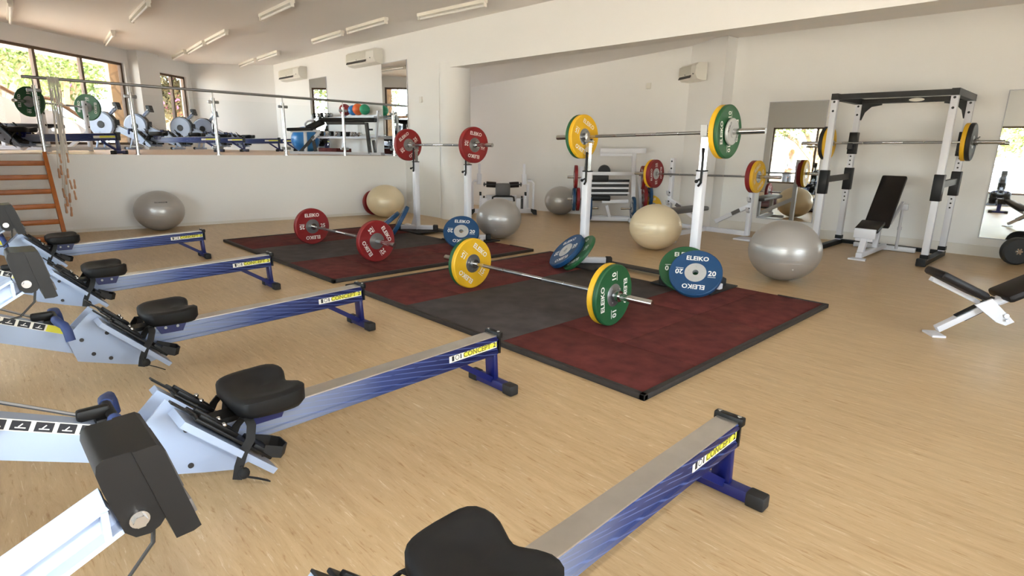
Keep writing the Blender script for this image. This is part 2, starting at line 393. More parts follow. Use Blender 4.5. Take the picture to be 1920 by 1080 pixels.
window('window_1', WM, *h0, [panes1[1], panes1[2], panes1[3]], .1, lab='brown three-light window overlooking sunlit trees')
window('window_2', WM, *h1, [wpt(333, 200)[0]], .1, lab='narrow brown two-light window beside the corner')
portal(WM, *h0, .24, bdir); portal(WM, *h1, .24, bdir)
# pilaster between the windows
pa, pb = wpt(291, 200)[0]+.02, wpt(250, 200)[0]-.02
b = B(); b.box(((pa+pb)/2, -.10, (ZU+ZC)/2), (pb-pa, .26, ZC-ZU), WM); struct(b.build('pillar', WALL, smooth=0), 'white pilaster between the upper windows')
# end wall
bl = (c2-c1).length
wall_holes('wall_far', (c1.x, c1.y, 0), bdir, bl+.3, 0, ZC, -.2, [], WALL, 'white end wall of the upper floor')
b = B(); b.prism([(c2.x-.05, c2.y), (-8.3, YA), (-8.3, YA+.25), (c2.x-.05, c2.y+.25)], 0, ZC)
struct(b.build('wall_upper', WALL, smooth=0), 'white upper wall with two air conditioners and two mirrors')
wu = Vector((-8.3-(c2.x), YA-c2.y, 0)).normalized()
# column, beam
b = B(); b.lathe([(.262, 0), (.262, 2.62)], Matrix.Translation((-8.14, 6.42, 0)), 48); struct(b.build('column', WALL), 'round white column at the end of the low wall')
bb = level(1230, 79, 2.55); bw = bb.y
b = B(); b.box(((XR-8.36)/2, (YA+bw)/2, (2.53+ZC)/2), (XR+8.36, bw-YA, ZC-2.53)); struct(b.build('beam', WALL, smooth=0), 'deep white beam across the room')
# back wall (three stretches)
W1p, Pp, Qp, Rp = Vector((-8.25, 8.574, 0)), Vector((-5.221, 9.17, 0)), Vector((-4.75, 9.224, 0)), Vector((-.769, 9.463, 0))
dA = (Pp-W1p).normalized(); W0p = W1p - dA*3.2
dQ = (Rp-Qp).normalized(); Ep = Rp + dQ*5.6
ztop = [2.36, 2.953, 2.996, 3.08]
pts = [W0p, Pp, Qp, Ep]
b = B()
n = len(pts); back = [p+Vector((0, .2, 0)) for p in pts]
vs = []
for p, z in zip(pts, (2.7, 2.98, 3.0, 3.1)): vs += [(p.x, p.y, 0), (p.x, p.y, z), (p.x, p.y+.2, 0), (p.x, p.y+.2, z)]
fs = []
for i in range(n-1):
    a, c = 4*i, 4*i+4; fs += [(a, a+1, c+1, c), (a+2, c+2, c+3, a+3), (a+1, a+3, c+3, c+1), (a, c, c+2, a+2)]
fs += [(0, 2, 3, 1), (4*n-4, 4*n-3, 4*n-1, 4*n-2)]
b.mesh(vs, fs); struct(b.build('wall_back', WALL, smooth=0), 'long white back wall behind the machines')
b = B(); vs = []
zs = (2.34, 2.95, 2.996, 3.06)
for p, z in zip(pts, zs): vs += [(p.x, p.y+.1, z), (p.x, YA+.1, z), (p.x, p.y+.1, z+.25), (p.x, YA+.1, z+.25)]
b.mesh(vs, [f for i in range(n-1) for f in ((4*i, 4*i+1, 4*i+5, 4*i+4), (4*i+2, 4*i+6, 4*i+7, 4*i+3))]); struct(b.build('ceiling_back', CEIL, smooth=0), 'lower ceiling behind the beam')
b = B()
for p, q, d in ((Pp, Qp, (Qp-Pp).normalized()), (Qp, Ep, dQ)):
    nn = Vector((d.y, -d.x, 0)); b.prism([(p.x, p.y), (q.x, q.y), (q.x+nn.x*.018, q.y+nn.y*.018), (p.x+nn.x*.018, p.y+nn.y*.018)], 0, .14)
struct(b.build('baseboard_back', SKIRT, smooth=0), 'white baseboard of the back wall')
b = B(); b.box((-11.3, 8.0, 1.5), (.2, 2.6, 3.0)); struct(b.build('recess_wall', WALL, smooth=0), 'white wall closing the space behind the column')
Np = plane(1342, 300, 1, 8.93); Np.z = 0; Bp = Vector((Np.x+.02, 9.30, 0))
b = B(); b.prism([(Pp.x-.06, Pp.y-.012), (Np.x, Np.y), (Bp.x, Bp.y), (Pp.x, Pp.y+.1)], 0, 2.99); struct(b.build('pillar', WALL, smooth=0), 'slanted white wall pier carrying an air conditioner')
# wall behind the photographer, full of windows, and the right-hand wall
wy = [(-6.7, -2.8), (-1.9, .7)]
_, YM = wall_holes('wall_front', (-12, YW, 0), (1, 0, 0), XR+12, 0, ZC, .2, [(a+12, c+12, .27, 2.0) for a, c in wy], WALL, 'white wall of large windows opposite the back wall')
for k, (a, c) in enumerate(wy):
    nb = 3 if c-a > 3.2 else 1   # panes about 1.3 m wide
    window('window_%d' % (k+3), YM, a+12, c+12, .27, 2.0, [a+12+(c-a)*i/nb for i in range(1, nb)], .08, lab='wide brown-framed window facing the back wall')
    portal(YM, a+12, c+12, .27, 2.0, .22, (0, 1, 0))
_, XM = wall_holes('wall_right', (XR, YW-.2, 0), (0, 1, 0), 11.2, 0, 3.3, .2, [(1.6, 5.6, .27, 2.0)], WALL, 'white right-hand wall with a window')
window('window_7', XM, 1.6, 5.6, .27, 2.0, [2.93, 4.27], .08, lab='brown-framed window in the right-hand wall'); portal(XM, 1.6, 5.6, .27, 2.0, .22, (-1, 0, 0))

# ------------------------------------------------------------------ railing
def raily(px):
    t0 = sight(px, 250); k = t0[0]/t0[1]
    # solve x = rx(y)-.06, x = k*y
    s = rdir.x/rdir.y; y = (rt0.x-.06-s*rt0.y)/(k-s); return Vector((k*y, y, ZU))
rl = thing('glass_railing', 'glass railing with steel posts and handrail above the low white wall', 'railing', (0, 0, 0))
posts = [raily(px) for px in (78, 254, 406, 534, 645, 738, 805)]
posts = [raily(-70)]+posts
hb = B(); h0p = raily(58); top = 1.99
hb.tube([Vector((h0p.x, h0p.y, 2.045)), Vector((posts[4].x, posts[4].y, 2.0)), Vector((raily(811).x, raily(811).y, 1.965))], .02, 10)
hb.build('handrail', DULL, rl)
def hz(y): return 2.045 + (1.965-2.045)*(y-h0p.y)/(raily(811).y-h0p.y)
for i, p in enumerate(posts[1:]):
    b = B(); b.cyl((p.x, p.y, ZU), (p.x, p.y, hz(p.y)-.1), .024, seg=14); b.cyl((p.x, p.y, hz(p.y)-.1), (p.x, p.y, hz(p.y)), .009, seg=8)
    b.cyl((p.x, p.y, ZU), (p.x, p.y, ZU+.015), .045, seg=16); po = b.build('post', STEEL, rl)
    for zz in (hz(p.y)-.16, ZU+.12):
        b = B(); b.box((p.x, p.y, zz), (.036, .16 if i < 6 else .08, .045), None, .012); b.build('clamp', DULL, po)
for p, q in zip(posts, posts[1:]):
    if p is posts[0]: continue
    b = B(); d = (q-p); a, c = p+d*.045, q-d*.045; zt = hz((p.y+q.y)/2)-.12
    b.bar((a.x, a.y, (ZU+.06+zt)/2), (c.x, c.y, (ZU+.06+zt)/2), .010, zt-ZU-.06); b.build('glass_panel', RGLASS, rl, smooth=0)

# ------------------------------------------------------------------ ceiling lamps
lamps = [((19, 0), (18, 41), 'batten light in the top corner above the first tall window'), ((278, 3), (247, 36), 'batten light above the window with the stone pier'),
 ((212, 60), (198, 81), 'short-looking batten light close to the tall window wall'), ((425, 58), (387, 78), 'nearest batten light of the row ending at the narrow corner window'),
 ((382, 79), (352, 97), 'middle batten light of the row ending at the narrow corner window'), ((346, 96), (325, 107), 'farthest batten light of the row ending at the narrow corner window'),
 ((522, 97), (484, 110), 'nearer batten light of the pair in front of the end wall'), ((478, 111), (450, 122), 'farther batten light of the pair, almost touching the end wall'),
 ((548, 3), (489, 31), 'batten light alone in the middle of the ceiling'), ((642, 60), (587, 77), 'farther batten light of the pair beside the wall with air conditioners'),
 ((721, 37), (655, 56), 'nearer batten light of the pair beside the wall with air conditioners'), ((911, 3), (785, 30), 'long batten light just in front of the white beam')]
for a, c, lab in lamps:
    p, q = level(*a, ZC-.03), level(*c, ZC-.03); mid = (p+q)/2; d = (q-p); L = min(1.75, max(1.3, d.length)); d.normalize()
    t = thing('batten_light', 'white '+lab, 'ceiling light', (mid.x, mid.y, ZC), 0, 'batten lights on the ceiling')
    b = B(); b.bar(-d*L/2+Vector((0,0,-.022)), d*L/2+Vector((0,0,-.022)), .07, .044); b.build('housing', LITE, t)
    b = B(); b.cyl(-d*(L/2-.04)+Vector((0,0,-.075)), d*(L/2-.04)+Vector((0,0,-.075)), .018, seg=12); b.build('tube', INK, t)
    for s in (-1, 1):
        b = B(); b.bar(d*s*(L/2-.03)+Vector((0,0,-.068)), d*s*(L/2-.005)+Vector((0,0,-.068)), .05, .05); b.build('lamp_holder', LITE, t)

# ------------------------------------------------------------------ air conditioners and mirrors
def air_con(loc, rz, w, label):
    t = thing('air_conditioner', label, 'air conditioner', loc, rz, 'wall air conditioners')   # local x along wall, -y out of it
    b = B(); b.yz([(0, 0), (0, .27), (-.15, .27), (-.20, .22), (-.205, .10), (-.16, .02), (-.06, 0)], -w/2, w/2); b.build('casing', ACW, t, smooth=30)
    b = B()
    for k in range(9): b.box((-w*.12, -.203, .115+k*.0145), (w*.70, .008, .010))
    b.build('intake_grille', ACG, t)
    b = B(); b.prism([(-w*.47, 0), (w*.23, 0), (w*.23, .05), (-w*.47, .05)], 0, .012, Matrix.Translation((0, -.207, .045)) @ Matrix.Rotation(math.radians(62), 4, 'X') )
    b.build('outlet_slot', ACD, t)
    b = B(); b.bar((-w*.46, -.186, .060), (w*.22, -.186, .060), .006, .008); b.build('louver', ACW, t)
    b = B(); b.cyl((w*.38, -.200, .10), (w*.38, -.208, .10), .012, seg=10); b.cyl((-w*.10, -.2, .105), (-w*.10, -.208, .105), .010, seg=10); b.build('indicator', DARKP, t)
    return t
for (pl, pr, pb), lab in ((((522, 131), (564, 128), (545, 150)), 'white air conditioner in the corner by the end wall of the upper floor'), (((648, 102), (706, 90), (680, 122)), 'white air conditioner high on the upper wall between two tall mirrors')):
    qf = (c2.x+wu.y*.17, c2.y-wu.x*.17); sA, sB = upright(pl[0], pl[1], qf, wu), upright(pr[0], pr[1], qf, wu)
    m_ = (sA[0]+sB[0])/2; z = upright(pb[0], pb[1], qf, wu)[1]
    p = Vector((c2.x, c2.y, 0))+wu*m_; air_con((p.x, p.y-.005, z), math.atan2(wu.y, wu.x), (sB[0]-sA[0])*.9, lab)
pd = (Np-Pp).normalized(); pm = Pp+pd*.13; air_con((pm.x, pm.y-.03, 2.36), math.atan2(pd.y, pd.x)-.22, .56, 'small white air conditioner on the slanted pillar above the bench press')
def mirror(name, p, d, w, z0, z1, label):
    t = thing(name, label, 'mirror', (p.x, p.y, z0), math.atan2(d.y, d.x))
    b = B(); b.box((w/2, -.008, (z1-z0)/2), (w, .012, z1-z0)); b.build('backing', GREYW, t, smooth=0)
    b = B(); b.box((w/2, -.016, (z1-z0)/2), (w-.02, .004, z1-z0-.02)); b.build('reflective_pane', MIRR, t, smooth=0)
    return t
for (pl, pr), zb, zt, lab in (((582, 614), ZU+.02, 2.71, 'narrow wall mirror behind the black decline bench on the upper floor'), ((718, 765), ZU+.02, 2.77, 'tall wall mirror behind the coloured medicine balls')):
    a = upright(pl, 180, (c2.x, c2.y), wu)[0]; c = upright(pr, 180, (c2.x, c2.y), wu)[0]
    mirror('wall_mirror', Vector((c2.x, c2.y, 0))+wu*a, wu, c-a, zb, zt, lab)
def qpt(px, py): return upright(px, py, Qp, dQ)
a, c = qpt(1444, 192), qpt(1556, 186)
mirror('wall_mirror', Qp+dQ*a[0], dQ, c[0]-a[0], .22, 2.01, 'wall mirror between the bench press and the power rack')
a = qpt(1888, 168); a2 = qpt(1838, 447)
mirror('wall_mirror', Qp+dQ*((a[0]+a2[0])/2), dQ, 1.25, .235, 2.05, 'wall mirror behind the black dumbbell, cut off at its side')
for px, py, p0, d, lab in ((1217, 161, W1p, dA, 'small white wall box between the column and the slanted pillar'), (790, 187, c2, wu, 'small white wall switch beside the round column')):
    s_, z = upright(px, py, (p0.x, p0.y), d); p = Vector((p0.x, p0.y, 0))+d*s_
    b = B(); b.box((0, -.012, 0), (.085, .024, .10), None, .006); o = b.build('wall_switch', ACW); o.location = (p.x, p.y, z); o.rotation_euler = (0, 0, math.atan2(d.y, d.x)); tag(o, lab, 'switch')

# ------------------------------------------------------------------ lifting platforms
def platform(x0, x1, y0, y1, sx0, sx1, gap_y, label):
    t = thing('lifting_platform', label, 'platform', ((x0+x1)/2, (y0+y1)/2, 0), 0, 'lifting platforms')
    ox, oy = (x0+x1)/2, (y0+y1)/2
    def tile(a, c, e, f, m, nm='rubber_tile'):
        b = B(); b.box(((a+c)/2-ox, (e+f)/2-oy, .0145), (c-a-.002, f-e-.002, .027), None, .002); b.build(nm, m, t)
    a, c = x0+.035, x1-.035; e = y0+.035
    for lo, hi in ((a, sx0), (sx1, c)):
        ys = [e, y0+.61, y0+1.62, y1-.01]
        for k, (p, q) in enumerate(zip(ys, ys[1:])):
            if k == 0: tile(lo, hi, p, q, MAROON)
            else: m_ = lo+(hi-lo)*.5; tile(lo, m_, p, q, MAROON); tile(m_, hi, p, q, MAROON)
    tile(sx0, sx1, e, gap_y, CHARCOAL, 'centre_mat')
    for (p, q) in (((x0, y0), (x1, y0)), ((x0, y0), (x0, y1)), ((x1, y0), (x1, y1))):
        b = B(); d = Vector((q[0]-p[0], q[1]-p[1], 0)).normalized()
        inn = Vector((ox-(p[0]+q[0])/2, oy-(p[1]+q[1])/2, 0)); nn = Vector((-d.y, d.x, 0)); nn = nn if nn.dot(inn) > 0 else -nn
        P = Vector((p[0]-ox, p[1]-oy, .017))+nn*.018; Q = Vector((q[0]-ox, q[1]-oy, .017))+nn*.018
        b.bar(P, Q, .036, .034, bev=.004); b.build('edge_strip', EDGE, t)
    for s in (0, 1):
        b = B(); xx = x0 if s == 0 else x1-.42; b.box((xx+.21-ox, y1-.012-oy, .017), (.42, .024, .034), None, .004); b.build('edge_strip', EDGE, t)
    return t
platform(-4.68, -1.49, 2.41, 5.16, -3.76, -2.62, 4.72, 'maroon and charcoal lifting platform with the yellow and green barbell')
platform(-7.93, -4.90, 2.40, 5.10, -7.02, -5.97, 4.70, 'maroon and charcoal lifting platform with the red barbell')
# ------------------------------------------------------------------ weight plates
def plate_proto(kind, m, th, R, hub_r, num, hubm=None):
    b = B(); r0, r1 = R-.010, R-.018
    prof = [(hub_r, -th*.40), (r1-.01, -th*.40), (r0, -th/2), (R-.008, -th/2), (R, -th/2+.008), (R, th/2-.008), (R-.008, th/2), (r0, th/2), (r1-.01, th*.40), (hub_r, th*.40)]
    Mx = axis_frame((0, 0, 0), (1, 0, 0)); b.ring(prof, Mx, 56)
    o = b.build('weight_plate', m)
    b = B(); b.ring([(.026, -th*.44), (hub_r, -th*.44), (hub_r+.002, -th*.40), (hub_r+.002, th*.40), (hub_r, th*.44), (.026, th*.44)], Mx, 36)
    for k in range(5):
        a = 2*PI*k/5+.3
        for s in (-1, 1): b.cyl((s*th*.43, hub_r*.68*math.cos(a), hub_r*.68*math.sin(a)), (s*(th*.44+.003), hub_r*.68*math.cos(a), hub_r*.68*math.sin(a)), .0075, seg=8)
    b.build('hub', hubm or HUBM, o)
    if num:
        b = B(); tr = .138; sz = .060
        for s in (1, -1):
            # face frame: text x runs along local +y seen from +x
            F = Matrix(((0, 0, s, s*th*.40), (s, 0, 0, 0), (0, 1, 0, 0), (0, 0, 0, 1)))
            for a, tx in ((0, 'ELEIKO'), (PI, 'ELEIKO'), (PI/2, num), (-PI/2, num)):
                T = F @ Matrix.Rotation(-a, 4, 'Z') @ Matrix.Translation((0, tr, 0))
                if tx == num:
                    T = F @ Matrix.Rotation(-a, 4, 'Z') @ Matrix.Translation((0, tr, 0)) @ Matrix.Rotation(a if a > 0 else a+0, 4, 'Z')
                    if a < 0: T = T @ Matrix.Rotation(PI, 4, 'Z')
                    b.text(tx, sz*1.12, T); b.box((0, -sz*.56, .0004), (sz*1.1, .004, .0008), T)
                else: b.text(tx, sz, T)
        b.build('lettering', INK, o)
    return o
_protos = {}
SPEC = {'red': (RED, .063, .225, .088, '25', None), 'blue': (BLUE, .054, .225, .09, '20', PALEHUB), 'yellow': (YEL, .046, .225, .082, '15', None),
        'green': (GRN, .038, .225, .082, '10', None), 'black': (BLK, .05, .225, .075, None, None), 'redwhite': (RED, .063, .225, .088, '25', PALEHUB)}
def plate(kind, c, axis, spin, label, group=None, size=1.0):
    """centre, direction its lettered face looks, turn of the lettering (degrees)"""
    a = Vector(axis).normalized(); up = Vector((0, 0, 1)); z = (up-a*up.dot(a)).normalized(); y = z.cross(a)
    M = Matrix(((a.x, y.x, z.x, c[0]), (a.y, y.y, z.y, c[1]), (a.z, y.z, z.z, c[2]), (0, 0, 0, 1))) @ Matrix.Rotation(math.radians(spin), 4, 'X') @ Matrix.Scale(size, 4)
    if kind not in _protos:
        o = _protos[kind] = plate_proto(kind, *SPEC[kind]); o.matrix_world = M; tag(o, label, 'weight plate', group); return o
    o = dup(_protos[kind], label, M=M); 
    if group: o['group'] = group
    elif 'group' in o: del o['group']
    return o
def thick(kind): return SPEC[kind][1]
# ------------------------------------------------------------------ barbells
def barbell(P, Q, label, group='barbells', sleeve=.415):
    P, Q = Vector(P), Vector(Q); d = (Q-P); L = d.length; d.normalize(); mid = (P+Q)/2
    t = thing('barbell', label, 'barbell', mid, 0, group); p, q = P-mid, Q-mid
    a, c = p+d*sleeve, q-d*sleeve
    b = B(); b.cyl(a, c, .0145, seg=14)
    for f in (.26, .74):
        x = a.lerp(c, f); b.cyl(x-d*.004, x+d*.004, .0155, seg=14)
    b.build('shaft', STEEL, t)
    b = B(); m1, m2 = a.lerp(c, .08), a.lerp(c, .42); b.cyl(m1, m2, .0150, seg=14); b.cyl(a.lerp(c, .58), a.lerp(c, .92), .0150, seg=14); b.build('knurling', DULL, t)
    for s, (u, v) in enumerate(((a, p), (c, q))):
        dd = (v-u).normalized(); b = B(); b.cyl(u-dd*.005, u+dd*.025, .040, seg=20); b.cyl(u+dd*.02, v, .025, seg=20); b.cyl(v-dd*.001, v+dd*.004, .020, seg=16)
        b.build('sleeve', STEEL, t)
    return P+d*sleeve, Q-d*sleeve, d
def collar(c, d, label):
    c, d = Vector(c), Vector(d); b = B(); M = axis_frame((0, 0, 0), d); b.ring([(.0255, -.02), (.040, -.02), (.040, .02), (.0255, .02)], M, 24)
    o = b.build('locking_collar', STEEL); o.location = c; b = B(); b.bar((0, 0, .035), d*.03+Vector((0, -.02, .062)), .01, .012); b.build('lever', DULL, o); return tag(o, label, 'collar', 'bar collars')
R_ = .225
# bar on the near platform
PZ = .0285
P, Q = Vector((-4.237, 3.219, PZ+R_)), Vector((-2.038, 3.294, PZ+R_))
i0, i1, d = barbell(P, Q, 'barbell lying on the near platform with yellow and green plates')
def load(i0, i1, d, left, right, lg, rg=None, spins=(20, 20), names=None):
    for side, kinds, i, s in ((0, left, i0, -1), (1, right, i1, 1)):
        x = .027
        for k, (kind, lab, spin) in enumerate(kinds):
            th = thick(kind); plate(kind, i+d*s*(x+th/2), d, spin, lab, lg); x += th+.002
    return x
x = load(i0, i1, d, [('yellow', 'yellow 15 plate on the far end of the barbell lying on the near platform', -38), ('green', 'green plate mostly hidden behind the yellow 15 on the near platform', 10)],
     [('yellow', 'yellow plate sandwiched behind the big green 10 on the near platform', 0), ('green', 'green 10 plate, outermost on the near end of the barbell lying on the near platform', 95)], 'plates on the floor barbell of the near platform')
collar(i1+d*(.027+.046+.038+.028), d, 'chrome locking collar against the green 10 plate of the floor barbell')
# bar on the far platform
P, Q = Vector((-7.30, 3.155, PZ+R_)), Vector((-5.10, 3.205, PZ+R_))
i0, i1, d = barbell(P, Q, 'barbell lying on the far platform with two red plates')
load(i0, i1, d, [('red', 'red 25 plate at the far end of the barbell on the far platform', 0)], [('red', 'red 25 plate at the near end of the barbell on the far platform', -60)], 'red plates of the floor barbell')

# ------------------------------------------------------------------ squat stands
def stand_post(t, x, y, top, outer, side, fd=1):
    """one upright with its splayed foot; side = +1/-1 where the plates are stored"""
    b = B(); b.box((x, y, (.05+outer)/2), (.075, .075, outer-.05), None, .006)
    b.prism([(0, .055), (side*-.0, .40), (side*.17, .06)], -.006, .006, Matrix(((1,0,0,x),(0,0,-1,y),(0,1,0,0),(0,0,0,1)))) ; po = b.build('post', WHITE, t)
    b = B(); b.box((x, y, outer+.004), (.08, .08, .012), None, .003); b.build('collar', BLACKP, po)
    b = B(); b.box((x, y, (outer+top)/2-.02), (.045, .05, top-outer-.02)); 
    for k in range(4): b.cyl((x+.0226, y, outer+.05+k*.075), (x+.0235, y, outer+.05+k*.075), .007, seg=8)
    up = b.build('inner_upright', STEEL, t)
    b = B(); b.prism([(-.035, -.02), (.035, -.02), (.035, .015), (.022, .015), (.018, -.004), (-.018, -.004), (-.03, .075), (-.042, .075)], -.03, .03, Matrix(((0,0,1,x),(1,0,0,y),(0,1,0,top),(0,0,0,1)))); b.build('bar_cup', DULL, up)
    b = B(); b.tube([(x+.0, y-.045, outer-.13), (x+.03, y-.06, outer-.10), (x+.03, y-.06, outer+.12), (x+.01, y-.04, outer+.20)], .011, 8); b.build('safety_hook', BLACKP, t)
    b = B(); b.cyl((x+.0, y-.03, outer-.07), (x, y-.075, outer-.085), .009, seg=8); b.ball((x, y-.085, outer-.088), .016, 10, 6); b.build('pin_knob', BLACKP, t)
    f0, f1 = Vector((x-.18, y-.20, .082)), Vector((x+.20, y+.19, .082))
    b = B(); b.bar(f0, f1, .07, .06, bev=.005); b.bar((x, y, .078), (x+side*.30, y-.01*side, .078), .06, .05, bev=.005); ft = b.build('foot', WHITE, t)
    for f, s in ((f0, -1), (f1, 1)):
        dd = (f1-f0).normalized()*s; b = B(); b.bar(f-dd*.035, f+dd*.035, .085, .075, bev=.012); b.build('rubber_cap', RUB, ft)
def squat_stands(xa, xb, y, ta, tb, oa, ob, label):
    t = thing('squat_stand', label, 'squat stand', ((xa+xb)/2, y, 0), 0, 'squat stands'); ox, oy = (xa+xb)/2, y
    stand_post(t, xa-ox, 0, ta, oa, -1); stand_post(t, xb-ox, 0, tb, ob, 1)
    b = B(); b.box((0, .26, .037), (xb-xa+.2, .15, .014), None, .003); b.build('base_bar', EDGE, t)
    for xx in (xa-ox, xb-ox):
        b = B(); b.box((xx, .05, .0365), (.62, .52, .014), None, .004); b.build('base_mat', RUB, t)
    return t
squat_stands(-3.91, -2.60, 4.86, 1.355, 1.415, 1.03, 1.09, 'white squat stands at the back of the near platform holding the yellow and green barbell')
squat_stands(-7.12, -5.93, 4.88, 1.235, 1.245, 1.03, 1.03, 'white squat stands at the back of the far platform holding the red barbell')
def stand_bar(P, Q, label): return barbell(P, Q, label)
i0, i1, d = stand_bar((-4.335, 4.84, 1.379), (-2.066, 4.84, 1.438), 'barbell racked on the squat stands with yellow and green plates')
x = load(i0, i1, d, [('yellow', 'yellow 15 plate facing the room on the far end of the racked barbell', -25), ('green', 'thin green edge of the plate behind the racked yellow 15', 0)],
     [('yellow', 'yellow plate tucked behind the large green 10 of the racked barbell', 0), ('green', 'green 10 plate at the near end of the racked barbell, high against the wall', 95)], 'plates on the racked barbell of the near platform')
b = B(); Mx = axis_frame((0, 0, 0), (1, 0, 0)); b.ring([(.026, -.012), (.105, -.012), (.112, -.006), (.112, .006), (.105, .012), (.026, .012)], Mx, 40); b.ring([(.026, .012), (.05, .012), (.05, .018), (.026, .018)], Mx, 24)
o = b.build('fractional_plate', PALEHUB); o.location = i1+d*(.027+.046+.038+.02); tag(o, 'small pale disc against the green 10 of the racked barbell', 'weight plate')
b = B()
F = Matrix(((0, 0, 1, .0122), (1, 0, 0, 0), (0, 1, 0, 0), (0, 0, 0, 1)))
for a in (0, PI): b.text('ELEIKO', .030, F @ Matrix.Rotation(a+1.1, 4, 'Z') @ Matrix.Translation((0, .078, 0)))
b.build('lettering', DINK, o)
i0, i1, d = stand_bar((-7.62, 4.85, 1.268), (-5.42, 4.85, 1.288), 'barbell racked on the squat stands with two red plates')
load(i0, i1, d, [('red', 'red 25 plate on the far end of the racked barbell, in front of the railing', 35)], [('red', 'red 25 plate on the near end of the racked barbell beside the column', -8)], 'red plates of the racked barbell')
collar(i1+d*(.027+.063+.024), d, 'chrome locking collar against the racked red plate beside the column')

# plates leaning on the stands: the way each face looks is given by how squarely it meets the eye and which way it tips
def lean(kind, px, py, facing, tip, spin, label, off=0.0, zadd=0.0):
    v = Vector(sight(px, py)).normalized(); tdir = (Vector(RT)*tip[0]+Vector(UP)*tip[1]); tdir = (tdir-v*tdir.dot(v)).normalized()
    n = (-v*facing+tdir*math.sqrt(max(0, 1-facing*facing))).normalized()
    z = .032+R_*math.sqrt(max(0, 1-n.z*n.z))+thick(kind)/2*abs(n.z)+zadd; p = level(px, py, z)
    return plate(kind, p, n, spin, label, 'plates stored at the squat stands')
lean('blue', 865, 435, .86, (-.1, 1), -3, 'blue 20 plate leaning on the near post of the far squat stands')
lean('blue', 750.5, 413.5, .04, (-.877, .48), 30, 'blue plate seen edge-on, leaning steeply against the far post of the far stands')
lean('blue', 725, 417, .04, (-.643, .766), 30, 'blue plate seen edge-on, the flatter of two tilted ones at the far stands')
lean('blue', 1063, 471, .36, (-.69, .73), 40, 'blue plate tilted face-up, outermost at the far post of the near squat stands')
lean('green', 1086, 474, .29, (-.75, .66), 40, 'green 10 plate tilted between a blue plate and the far post of the near stands')
lean('blue', 1304, 513, .88, (-.05, 1), 0, 'blue 20 plate facing the camera at the near post of the near squat stands')
lean('green', 1284, 504, .88, (-.05, 1), 5, 'green plate half hidden behind the big blue 20 of the near squat stands', zadd=.02)
pr = Vector((rx(5.5)+.092, 5.50, .228)); plate('red', pr, (.985, .03, .14), 20, 'red plate leaning on the low wall behind the cream ball')

# ------------------------------------------------------------------ exercise balls
def gym_ball(x, y, r, q, m, label, z0=0.0, grp='exercise balls', logo=False):
    b = B(); rz = r*q; b.ball((0, 0, rz), (r, r, rz), 48, 28)
    for k in range(-2, 3):
        a = k*.13; b.ring([(r*math.cos(a)+.0008, -.0015), (r*math.cos(a)+.0008, .0015), (r*math.cos(a)-.002, 0)], Matrix.Translation((0, 0, rz+rz*math.sin(a))), 48)
    o = b.build('exercise_ball', m, smooth=60); o.location = (x, y, z0); tag(o, label, 'exercise ball', grp)
    b = B(); b.cyl((r*.55, -r*.70, rz*.55), (r*.555, -r*.705, rz*.55), .008, seg=10); b.build('plug', m, o)
    if logo:
        vs, fs = text_mesh('TECHNOGYM'); az = math.atan2(-y, -x)+.10; b = B(); pts = []
        for v in vs:
            t_, p_ = az+v[0]*.030/r, .52+v[1]*.03/r; pts.append((r*1.002*math.cos(t_)*math.cos(p_), r*1.002*math.sin(t_)*math.cos(p_), rz+rz*1.002*math.sin(p_)))
        b.mesh(pts, fs); b.build('lettering', DINK, o)
    return o
gym_ball(-9.50, 2.06, .322, .885, SILV, 'silver exercise ball alone by the low wall', logo=True)
gym_ball(-8.99, 5.50, .334, .86, CREAM, 'cream exercise ball in front of the low wall, red plate behind it')
gym_ball(-5.97, 5.48, .319, .885, SILV, 'silver exercise ball behind the far platform, in front of the leg machine')
gym_ball(-7.40, 8.40, .300, .91, SILV, 'silver exercise ball at the back wall beside the leg press')
gym_ball(-4.04, 6.47, .332, .886, CREAM, 'cream exercise ball between the two posts of the near squat stands')
gym_ball(-2.20, 5.95, .343, .886, SILV, 'large silver exercise ball in front of the power rack')

